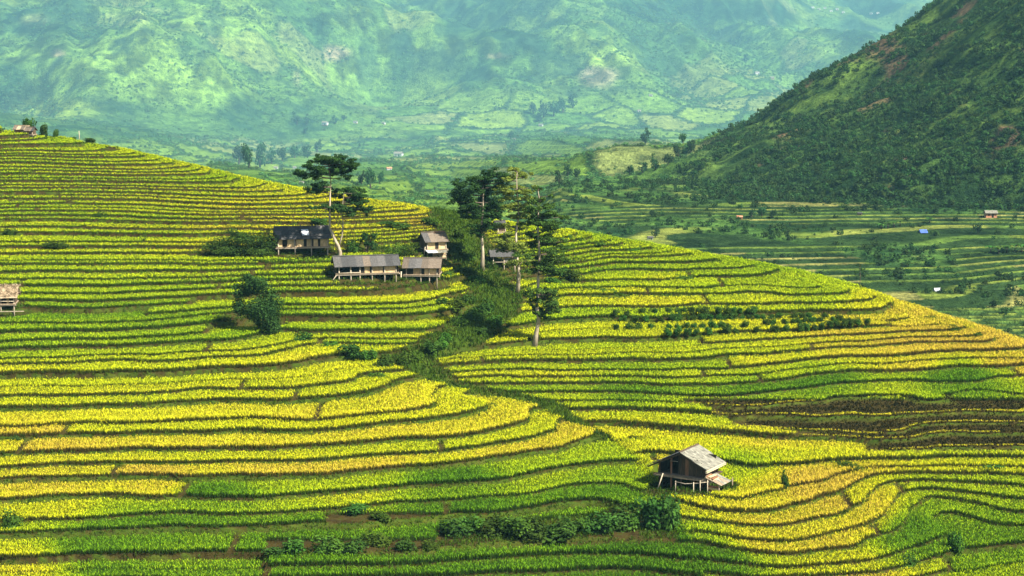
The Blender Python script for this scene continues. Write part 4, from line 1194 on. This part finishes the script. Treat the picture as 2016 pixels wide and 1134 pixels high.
tiered_tree('kapok_tree', 'dark flat-crowned tree with forked pale trunk rising behind the long stilt house', Z1, (560, 875),
    [[(560, 875), (563, 820), (555, 770), (530, 725), (508, 685), (490, 640), (487, 520), (495, 400), (497, 290), (495, 180), (497, 120)],
     [(558, 775), (568, 735), (571, 690), (577, 600), (580, 520), (588, 430), (595, 380)]],
    [(480,125,75,22),(565,108,40,16),(400,120,34,14),(340,168,46,17),(430,190,70,22),(600,175,75,20),(262,222,44,18),(310,255,44,14),(400,245,55,16),(560,225,80,22),(500,160,60,20),(645,192,36,12),(600,262,40,12),
     (385,320,48,17),(365,358,44,13),(440,348,36,15),(580,365,52,18),(655,372,60,17),(730,398,46,13),(600,425,70,20),(700,440,54,17),(570,488,60,20),(650,508,54,16),(735,498,56,13),(785,488,24,9),(430,474,50,11),(385,482,28,8),(500,500,26,14),(765,545,12,7)],
    M_LEAF_D, 28000, .23, .28, 1)
Z2 = (860, 310, 2.907)
tiered_tree('kapok_tree', 'darkest dense tiered tree standing beside the tall granary', Z2, (258, 642),
    [[(258, 642), (262, 540), (262, 430), (265, 300), (268, 200), (266, 90)], [(262, 470), (243, 455), (240, 425)]],
    [(310,95,48,15),(268,82,18,9),(370,98,40,15),(405,112,24,11),(330,128,56,12),(130,140,40,15),(200,130,36,14),(105,205,32,12),(165,200,46,18),(220,170,46,22),(290,170,54,24),(350,160,34,12),(130,238,34,11),(200,258,44,18),
     (270,240,54,28),(320,250,42,24),(230,300,54,15),(300,300,46,22),(148,308,36,12),(180,340,54,13),(270,340,54,18),(340,330,34,12),(208,388,46,11),(270,390,54,13),(320,400,32,10),(218,420,36,10),(245,440,24,9)],
    M_LEAF_D, 28000, .23, .28, 2)
tiered_tree('kapok_tree', 'pale yellow-green sparse tree between the darkest tree and the tallest one', Z2, (460, 778),
    [[(460, 778), (462, 650), (458, 560), (460, 440), (455, 330), (460, 200), (458, 120), (460, 85)]],
    [(440,70,34,9),(505,102,34,8),(420,122,40,10),(475,112,24,8),(390,182,50,12),(470,190,50,13),(540,190,26,9),(420,230,54,13),(500,240,44,13),(400,282,44,13),(470,280,50,13),(540,300,30,10),(440,340,54,12),(515,340,34,10),
     (385,402,44,11),(470,402,44,11),(370,470,40,12),(430,482,54,13),(350,522,40,11),(420,530,54,12),(480,512,34,11),(500,600,44,13),(450,592,40,10),(395,492,34,12)],
    M_LEAF_Y, 22000, .22, .26, 3)
tiered_tree('kapok_tree', 'tallest slender tiered tree rooted in the rice with a low leafy tuft', Z2, (560, 1082),
    [[(558, 1085), (572, 1000), (580, 930), (574, 850), (578, 750), (580, 650), (578, 540), (580, 430), (583, 330), (580, 235), (580, 190)], [(578, 945), (600, 915), (615, 890)]],
    [(580,185,22,7),(600,240,22,7),(560,260,30,9),(620,280,36,9),(530,300,40,11),(660,325,46,10),(720,345,28,9),(560,340,36,11),(610,370,54,13),(690,382,32,9),(520,380,40,12),(650,410,44,11),(540,440,40,11),(640,460,54,13),
     (700,482,32,10),(560,500,44,13),(650,520,54,13),(690,542,36,9),(520,560,36,11),(610,590,54,16),(680,600,54,15),(740,590,32,10),(560,640,44,13),(650,650,44,12),(590,612,50,20),(660,215,13,6),
     (540,770,36,13),(620,760,44,14),(660,790,32,13),(560,820,36,16),(640,830,44,18),(600,870,44,16),(670,880,32,13),(570,890,28,11),(600,790,50,18),(620,915,28,11)],
    M_LEAF_M, 27000, .22, .28, 4)

def bush(name, label, u, v, blobs, mat, n, size, group=None, category='bush', stem=True, seed=0, push=0.0):
    """blobs in photo pixels round (u, v), the bush's foot"""
    p = hit(u, v); g_ = np.random.default_rng(seed)
    ppm = F / p.y
    t = thing(name, label, category, p, 0, group)
    cen, rad = [], []
    for (bu, bv, ru, rv) in blobs:
        for j in range(4):
            o_ = g_.normal(0, .36, 3); f_ = g_.uniform(.6, .95)
            cen.append(((bu - u + o_[0] * ru) / ppm, push + (g_.uniform(-.5, .5) * ru) / ppm, (v - bv + o_[2] * rv) / ppm)); rad.append((ru * f_ / ppm, ru * f_ * .9 / ppm, rv * f_ / ppm))
    link('crown', cloud_mesh('crown', cen, rad, n, size, mat, seed + 50, shell=.5, up=.5), t)
    if stem:
        top = max(c[2] for c in cen)
        for j in range(3):
            x = g_.uniform(-.2, .2)
            tube('trunk', t, [(x * .3, x, -.4), (x, x, top * .35), (x * 3, -x * 2, top * .75)], [.10, .08, .03], M_DBARK, 5)
    return t
bush('round_tree', 'dense round dark tree standing alone at the end of the west terraces', 510, 655,
     [(500,560,28,20),(535,592,22,26),(480,578,20,16),(505,610,38,28),(520,640,28,14),(474,604,14,18),(464,562,9,5),(492,546,14,9),(540,628,18,18)], M_LEAF_D, 9000, .26, category='tree', seed=11)
bush('broad_bush', 'broad dark bush spreading west of the shingle roofed stilt house', 470, 506,
     [(440,478,32,16),(480,466,36,14),(520,480,22,20),(460,492,38,12),(500,494,36,11),(418,487,18,10),(470,458,20,8)], M_BUSH, 8000, .24, seed=12)
bush('papaya_tree', 'small leafy tree with thin stem east of the forked tree', 722, 503, [(715,468,12,7),(732,466,10,6),(724,478,14,8),(738,486,10,8),(718,460,7,4)], M_LEAF_D, 700, .30, category='tree', seed=13)
for i, (u, v, ru, rv, lab) in enumerate(((700,502,22,14,'leafy garden shrub at the foot of the forked tree'),(765,503,30,11,'tall green maize patch between the small leafy tree and the granary'),(805,503,24,11,'tall grassy maize patch just west of the granary'))):
    bush('garden_shrub', lab, u, v, [(u, v - rv, ru, rv)], M_BUSHL if i else M_BUSH, 900, .25, seed=20 + i, stem=False)
SHRUBS = [  # u, v(foot), ru, rv, dark?, label, group
 *[(u, v, ru, rv, d, 'shrub in the gully thicket below the small stilt house', 'shrubs of the upper gully') for u, v, ru, rv, d in
   ((868,600,16,10,1),(895,612,24,14,0),(918,596,22,12,1),(935,632,26,16,0),(960,618,24,18,1),(975,640,20,14,0),(905,640,20,12,0),(945,660,18,11,1))],
 *[(u, v, ru, rv, d, 'shrub in the gully thicket behind the yellow terraces', 'shrubs of the gully bend') for u, v, ru, rv, d in
   ((600,672,24,12,1),(650,688,26,12,0),(690,700,28,16,1),(725,715,24,16,0),(760,728,26,18,1),(795,722,22,18,0),(850,698,24,18,1),(868,684,18,14,0),(820,712,18,14,0),(745,748,24,10,0),(880,672,16,12,0))],
 *[(u, v, ru, rv, d, 'shrub on the scrubby slope right of the granary', 'shrubs east of the granary') for u, v, ru, rv, d in
   ((905,470,16,14,0),(900,500,18,14,1),(925,512,18,9,0),(912,540,24,10,1),(940,556,26,9,0),(880,548,18,9,0),(965,528,14,10,1))],
 *[(u, v, ru, rv, d, 'green shrub on the bank right of the slender trees', 'shrubs by the slender trees') for u, v, ru, rv, d in
   ((1100,545,26,12,1),(1130,552,26,14,0),(1090,560,22,9,0),(1165,575,34,8,0),(1200,578,24,7,0))],
 *[(u, v, ru, rv, d, 'tangled shrub on the steep bank below the plank barn', 'shrubs on the bank below the barn') for u, v, ru, rv, d in
   ((890,1050,26,11,1),(930,1052,28,13,0),(975,1052,26,14,1),(1015,1058,28,15,0),(1060,1056,26,16,1),(1100,1060,28,15,1),(1140,1052,26,17,0),(1180,1056,28,16,1),(1220,1044,28,18,1),(1255,1040,26,18,0),(1290,1034,26,22,1),(1318,1040,20,24,1),(1310,1000,18,14,0))],
 *[(u, v, ru, rv, d, 'leafy shrub on the bank at the bottom left', 'shrubs on the lowest west bank') for u, v, ru, rv, d in
   ((545,1090,30,13,1),(590,1092,32,17,0),(640,1092,34,18,0),(690,1086,30,14,1),(740,1080,32,13,0),(800,1076,30,13,1),(850,1074,28,13,0),(690,1022,30,8,1),(740,1022,26,8,0))],
 (22,1045,26,28,0,'tall bright grass clump at the lower west corner',None), (30,868 ,14,7,1,'small dark bush at the west end of a yellow strip',None),
 (1882,1092,20,30,0,'dark green shrub filling the cleft beside the curved plot',None),(1790,1112,26,13,1,'low dark shrub below the curved green plot in the southeast',None),(1545,962,11,24,1,'narrow dark shrub dividing the plots east of the plank barn',None),
 (968,806,15,8,0,'lone small bush at the tip of a yellow strip',None),(1675,925,36,11,0,'long green grassy bush on the bank east of the plank barn',None),(1955,928,30,10,1,'dark bush on the bank at the east edge',None),
 (20,468,17,12,1,'round dark bush on the west terraces at the frame edge',None),(115,490,34,8,0,'wide low green bush on the upper west terraces',None),(235,548,14,6,1,'small dark bush on a west terrace end',None),
 (200,425,20,5,1,'flat dark bush on the upper west slope',None),(770,445,40,7,1,'long dark hedge bush below the yellow crest terraces',None),(630,440,26,6,1,'low dark bush above the shingle roofed house',None),
 (850,440,28,8,0,'green bush on the slope above the granary',None),(1340,552,30,6,0,'low green bush line along the upper east terraces',None),(1770,705,10,4,1,'tiny bush on the golden east terraces',None),
]
SM = {}
for d in (0, 1):
    for j in range(3):
        g_ = np.random.default_rng(900 + d * 10 + j)
        cen = [(g_.uniform(-.55, .55), g_.uniform(-.4, .4), g_.uniform(.25, 1.1)) for _ in range(9)]
        rad = [(g_.uniform(.3, .55),) * 2 + (g_.uniform(.35, .6),) for _ in range(9)]
        SM[d, j] = cloud_mesh('shrub_leaves', cen, rad, 900, .20, M_BUSH if d else M_BUSHL, 950 + d * 10 + j, shell=.5, up=.5)
def shrub(name, p, sx, sz, mesh, label, category, group, rz):
    t = thing(name, label, category, p, rz, group)
    o = link('foliage', mesh, t); o.scale = (sx, sx, sz)
    return t
seen = {}
for i, (u, v, ru, rv, d, lab, grp_) in enumerate(sorted(SHRUBS, key=lambda q: q[0])):
    if grp_:
        seen[grp_] = seen.get(grp_, 0) + 1
        lab = lab.replace('shrub', 'shrub', 1) + ', ' + ORD[seen[grp_] - 1] + ' from the left'
        if v > 1000:
            k_ = BJ.uniform(1.0, 1.9) if u > 860 else BJ.uniform(.8, 1.3); ru, rv, u, v = ru * k_, rv * k_ * BJ.uniform(.9, 1.25), u + BJ.uniform(-12, 12), v + BJ.uniform(-12, 6)
    p = hit(u, v); ppm = F / p.y
    shrub('shrub', p + Vector((0, 0, -.15)), ru / ppm * 1.0, max(rv / ppm * 1.25, .4), SM[d, i % 3], lab, 'shrub', grp_, i * 1.3 if ru < 2.2 * rv else BJ.choice([0, math.pi]))
# dark round bushes planted along the east terraces
rowb = []
for ri, (u0, u1, v0, v1, st) in enumerate(((1318,1496,622,621,14),(1212,1300,625,623,26),(1323,1627,637,631,15),(1225,1310,639,637,24),(1316,1470,652,650,17),(1507,1655,645,637,13),(1316,1530,664,659,19),(1549,1633,656,651,13),(1630,1708,648,642,15),(1210,1300,654,652,24))):
    for u in np.arange(u0, u1, st):
        if BJ.random() < .86:
            rowb.append((u + BJ.uniform(-3, 3), v0 + (v1 - v0) * (u - u0) / (u1 - u0), ri))
ROWN = ['uppermost row', 'short uppermost row near the trees', 'long second row', 'short second row near the trees', 'third row', 'dense row on the third terrace', 'lowest row', 'dense row on the lowest terrace', 'row closest to the golden strips', 'short third row near the trees']
rown = {}
for i, (u, v, ri) in enumerate(rowb):
    rown[ri] = rown.get(ri, 0) + 1
    p = hit(u, v); ppm = F / p.y; s_ = BJ.uniform(.52, .80)
    shrub('planted_bush', p + Vector((0, -.25, .3)), s_, s_ * .95, SM[1, i % 3], ORD[rown[ri] - 1] + ' dark round bush from the left, ' + ROWN[ri], 'bush', 'bushes in rows on the east terraces', i)
# along the crest
for u, v, ru, rv, d, lab in ((50,263,17,17,1,'dark leafy tree behind the crest huts'),(86,271,10,16,1,'narrow dark tree beside the crest huts'),(109,272,9,9,0,'yellow-green round bush on the crest'),(142,276,10,6,1,'low dark bush before the crest post'),
                             (178,283,17,7,1,'wide low dark bush beyond the crest post')):
    p = hit(u, v) + Vector((0, 2.0 if v == 263 else 0, 0)); ppm = F / p.y
    t = shrub('crest_tree' if rv > 10 else 'crest_bush', p, ru / ppm, rv / ppm * 1.3, SM[d, 0], lab, 'tree' if rv > 10 else 'bush', None, u)
    if rv > 10:
        tube('trunk', t, [(0, 0, -.4), (.1, 0, rv / ppm * .9)], [.18, .1], M_DBARK, 6)
# bushes along the east crest
for i, (u, v, ru, rv) in enumerate(((1118,470,14,6),(1145,476,16,6),(1180,484,18,6),(1215,488,16,5),(1250,494,18,5),(1790,612,14,6),(1835,632,16,7),(1880,650,18,7),(1925,664,16,7),(1975,684,18,6))):
    p = hit(u, v + 2); ppm = F / p.y
    shrub('crest_shrub', p + Vector((0, .5, -.1)), ru / ppm, rv / ppm * 1.3, SM[i % 2, i % 3], ('low green shrub on the crest right of the slender trees, ' if u < 1300 else 'dark shrub along the far edge of the golden terraces, ') + ORD[i % 5] + ' from the left', 'shrub',
          'shrubs on the crest near the trees' if u < 1300 else 'shrubs edging the golden terraces', i)

# ================================================================ FAR TREES AND HOUSES
M_FTREE = leaf_mat('far_tree_leaves', (0.016, 0.045, 0.018), (0.055, 0.110, 0.028), 0.2, True, 0.2)
FT = []
for j in range(4):
    g_ = np.random.default_rng(1200 + j)
    cen = [(g_.uniform(-.3, .3), g_.uniform(-.3, .3), g_.uniform(.3, .85)) for _ in range(9)]
    rad = [(g_.uniform(.16, .3),) * 2 + (g_.uniform(.14, .28),) for _ in range(9)]
    FT.append(cloud_mesh('far_tree_leaves', cen, rad, 420, .13, M_FTREE, 1300 + j, shell=.5))
V, Fc = tube_np([(0, 0, -.15), (0.02, 0, .2), (0, .02, .55)], [.05, .04, .02], 5)
FTR = np_mesh('far_tree_trunk', V, Fc, M_DBARK, smooth=True)
def far_tree(u, v, hpx, wpx, lab, grp_, i):
    p = far_hit(u, v); ppm = F / p.y
    t = thing('valley_tree', lab, 'tree', p, i * 1.1, grp_)
    o = link('crown', FT[i % 4], t); o.scale = (wpx / ppm, wpx / ppm, hpx / ppm)
    o = link('trunk', FTR, t); o.scale = (hpx / ppm,) * 3
fi = 0
for grp_, lab, lst in (
  ('bamboo grove above the long west ridge', 'hazy tree in the grove beyond the crest', [(470,325,42,26),(490,332,52,30),(512,330,50,28),(535,322,30,22),(556,318,30,22),(580,312,28,22),(605,312,26,22),(625,300,24,20)]),
  ('trees by the far roadside houses', 'small hazy tree beside the distant roadside houses', [(585,245,18,14),(604,246,16,12),(660,244,16,14),(676,240,14,12),(600,262,12,14)]),
  ('dark grove on the middle mountain foot', 'hazy bamboo in the dark grove under the mountain', [(1050,225,26,20),(1070,232,32,22),(1090,230,32,24),(1108,222,32,22),(1128,212,28,20),(1060,240,18,16)]),
  ('trees behind the forked tree', 'hazy tree just right of the forked tree', [(712,365,28,20),(730,372,40,24),(748,362,26,18)]),
  ('grove at the foot of the dark hill outline', 'hazy tree where the dark hill meets the valley', [(1100,360,26,18),(1118,350,26,20),(1135,352,22,16),(1240,345,22,20),(1265,340,22,22),(1290,335,26,22),(1315,325,24,22),(1335,310,28,22),(1360,300,26,22)]),
  (None, 'single large hazy tree in the middle of the valley fields', [(1271,285,32,22)]),
  (None, 'single hazy tree among fields right of the large valley tree', [(1345,283,22,18)]),
  (None, 'small hazy tree beside the white valley house', [(1005,275,18,16)]),
  (None, 'dark tree among the pale fields near the dark hill outline', [(1470,122,16,14)]),
  ('trees by the red roofed field house', 'dark tree right of the small pink house', [(1480,428,18,18),(1500,426,20,20),(1520,430,18,20)]),
  ('trees among the lower striped paddies', 'dark tree between the paddies under the dark hill', [(1290,468,24,20),(1420,520,22,20),(1450,524,18,18),(1475,530,14,16),(1900,415,22,24),(1925,460,22,22),(1840,420,16,18)])):
    for j_, (u, v, hp, wp) in enumerate(sorted(lst)):
        far_tree(u, v, hp, wp, lab + (', ' + ORD[j_] + ' from the left' if grp_ else ''), grp_, fi); fi += 1
# banana plants: arching leaves from one foot
def banana_mesh(seed):
    g_ = np.random.default_rng(seed); V = []; Fq = []
    for a in np.linspace(0, 6.28, 9)[:-1] + g_.uniform(0, .5):
        L = g_.uniform(.7, 1.1); pts = []
        for s_ in np.linspace(0, 1, 4):
            r = L * (.1 + .75 * s_); z = .35 + L * (.85 * s_ - .75 * s_ * s_) + .1
            w = .16 * math.sin(math.pi * (.15 + .8 * s_))
            c = np.array((math.cos(a) * r, math.sin(a) * r, z)); n_ = np.array((-math.sin(a), math.cos(a), 0)) * w
            pts += [c - n_, c + n_]
        b0 = len(V); V += pts
        Fq += [(b0 + 2 * i, b0 + 2 * i + 1, b0 + 2 * i + 3, b0 + 2 * i + 2) for i in range(3)]
    return np_mesh('banana_leaves', np.array(V), np.array(Fq), M_BUSH)
BAN = [banana_mesh(60 + i) for i in range(3)]
for i, (u, v, s_, lab) in enumerate([(u, v, s_, 'banana plant in the clump below the dark hill') for u, v, s_ in ((1735,452,16),(1748,450,17),(1760,448,18),(1772,446,18),(1830,440,15))] +
                                     [(u, v, s_, 'banana plant in the clump at the right edge') for u, v, s_ in ((1950,498,18),(1966,500,20),(1982,498,20),(1998,496,20),(2012,496,20))]):
    p = far_hit(u, v); ppm = F / p.y
    lab += ', ' + ORD[i % 5] + ' from the left'
    t = thing('banana_plant', lab, 'plant', p, i, 'banana clump on the paddies' if u < 1900 else 'banana clump at the edge')
    o = link('leaf_crown', BAN[i % 3], t); o.scale = (s_ / ppm,) * 3
    tube('stem', t, [(0, 0, -.3), (0, 0, s_ / ppm * .45)], [.22, .14], M_DBARK, 6)
# distant houses: walls, door and two roof slopes
def far_house(u, v, wpx, lab, wall_m, roof_m, yaw=0.0, grp_=None, cat='house'):
    p = far_hit(u, v); w = .85 * wpx / (F / p.y)
    d, h = w * .62, w * .34
    t = thing('valley_house', lab, cat, p, yaw, grp_)
    box('wall', t, (w * .86, .12, h), (0, -d / 2 + .2, h / 2), wall_m); box('wall', t, (w * .86, .12, h), (0, d / 2 - .2, h / 2), wall_m)
    box('wall', t, (.12, d - .55, h), (-w * .43 + .07, 0, h / 2), wall_m); box('wall', t, (.12, d - .55, h), (w * .43 - .07, 0, h / 2), wall_m)
    box('door', t, (w * .14, .06, h * .75), (w * .1, -d / 2 + .11, h * .38), M_DARKIN)
    box('window', t, (w * .12, .06, h * .35), (-w * .2, -d / 2 + .11, h * .6), M_DARKIN)
    for s_ in (-1, 1):
        rs = w * .2; L = math.hypot(d / 2 + .3, rs)
        box('roof_slope', t, (w, L, .12), (0, s_ * (d / 4 + .15), h + rs / 2), roof_m, (-s_ * math.atan2(rs, d / 2 + .3), 0, 0))
    box('base', t, (w * .9, d, 2.4), (0, 0, -1.2), M_WOOD)
    return t
W_, RT = M_WHITE, M_RUST
for a in ((640,246,15,'tiny white house with long roof by the distant pale road',W_,M_SHEET),(1065,249,11,'tiny white house at the edge of the dark grove',W_,M_SHEET),(1012,276,9,'tiny white house beside the small valley tree',W_,M_SHEET),
          (700,243,10,'tiny pale house on the mountain foot road',W_,M_SHEET),(755,245,9,'tiny pale house right of the mountain foot road houses',W_,M_SHEET),(785,309,22,'long pale house on the valley floor right of the forked tree',W_,M_SHEET),
          (766,335,13,'small red roofed house just above the forked tree outline',W_,RT),(1258,220,9,'tiny pale house below the dark green field',W_,M_SHEET),(1281,190,9,'tiny pale house on the dark green field',W_,M_SHEET),
          (543,333,11,'tiny white house left of the forked tree crown',W_,M_SHEET),(580,332,9,'tiny white house touching the forked tree crown',W_,M_SHEET),(594,362,11,'small pale house under the forked tree crown edge',W_,M_SHEET),
          (1456,432,15,'small pink house with red roof on the stepped fields',M_RUST,RT),(1490,146,12,'tiny house among the pale terraced fields near the dark hill',W_,M_SHEET),(1520,156,10,'tiny brown house among the pale terraced fields',M_WOOD,M_SHEET),
          (1950,428,30,'brown house with pale roof on the slope at the far right',M_RUST,M_SHEET),(1280,472,14,'low grey house beside a dark tree on the near paddies',W_,M_GREY),(1420,512,14,'low dark shed on the striped paddies',M_WOOD,M_DGREY),
          (1692,424,12,'dark little shed under the dark hill',M_WOOD,M_DGREY)):
    far_house(*a[:6], yaw=R(BJ.uniform(-25, 25)))
for i, (u, v) in enumerate(((1612,20),(1624,17),(1636,23),(1648,20),(1660,26),(1600,16),(1715,28),(1728,27))):
    far_house(u, v, 7, 'tiny white house in the hamlet high on the far mountain, ' + ORD[[1, 2, 3, 4, 5, 0, 6, 7][i]] + ' from the left', W_, M_SHEET, R(BJ.uniform(-25, 25)), 'hamlet on the far mountain')
for u, v, w, lab, m in ((1817, 459, 16, 'blue tarpaulin shelter on the striped paddies', M_BLUE), (1845, 573, 14, 'small grey tarpaulin shelter on the brown paddies', M_TARP)):
    p = far_hit(u, v); s_ = w / (F / p.y)
    t = thing('tarp_shelter', lab, 'shelter', p, R(15))
    for k_ in (-1, 1):
        box('tarp_side', t, (s_, s_ * .55, .05), (0, k_ * s_ * .2, s_ * .24), m, (-k_ * R(45), 0, 0))
    for k_ in (-1, 1):
        tube('pole', t, [(k_ * s_ * .45, 0, -.5), (k_ * s_ * .45, 0, s_ * .5)], .06, M_POLE, 5)
# slim bare tree at the far edge of the near crest
p = hit(1694, 574); ppm = F / p.y
t = thing('slim_tree', 'slim bare-stemmed tree with few leaves rising at the far edge of the east terraces', 'tree', p + Vector((0, 1, 0)))
tube('trunk', t, [(0, 0, -.6), (.1, 0, 1.8), (0, 0, 3.8)], [.055, .04, .015], M_DBARK, 6)
link('crown', cloud_mesh('crown', [(-.4, 0, 2.6), (.4, .1, 3.0), (-.1, 0, 3.6), (-.7, 0, .4), (.6, 0, .4)], [(.5, .4, .2), (.5, .4, .2), (.4, .3, .25), (.8, .6, .35), (.7, .6, .35)], 420, .2, M_LEAF_D, 71), t)
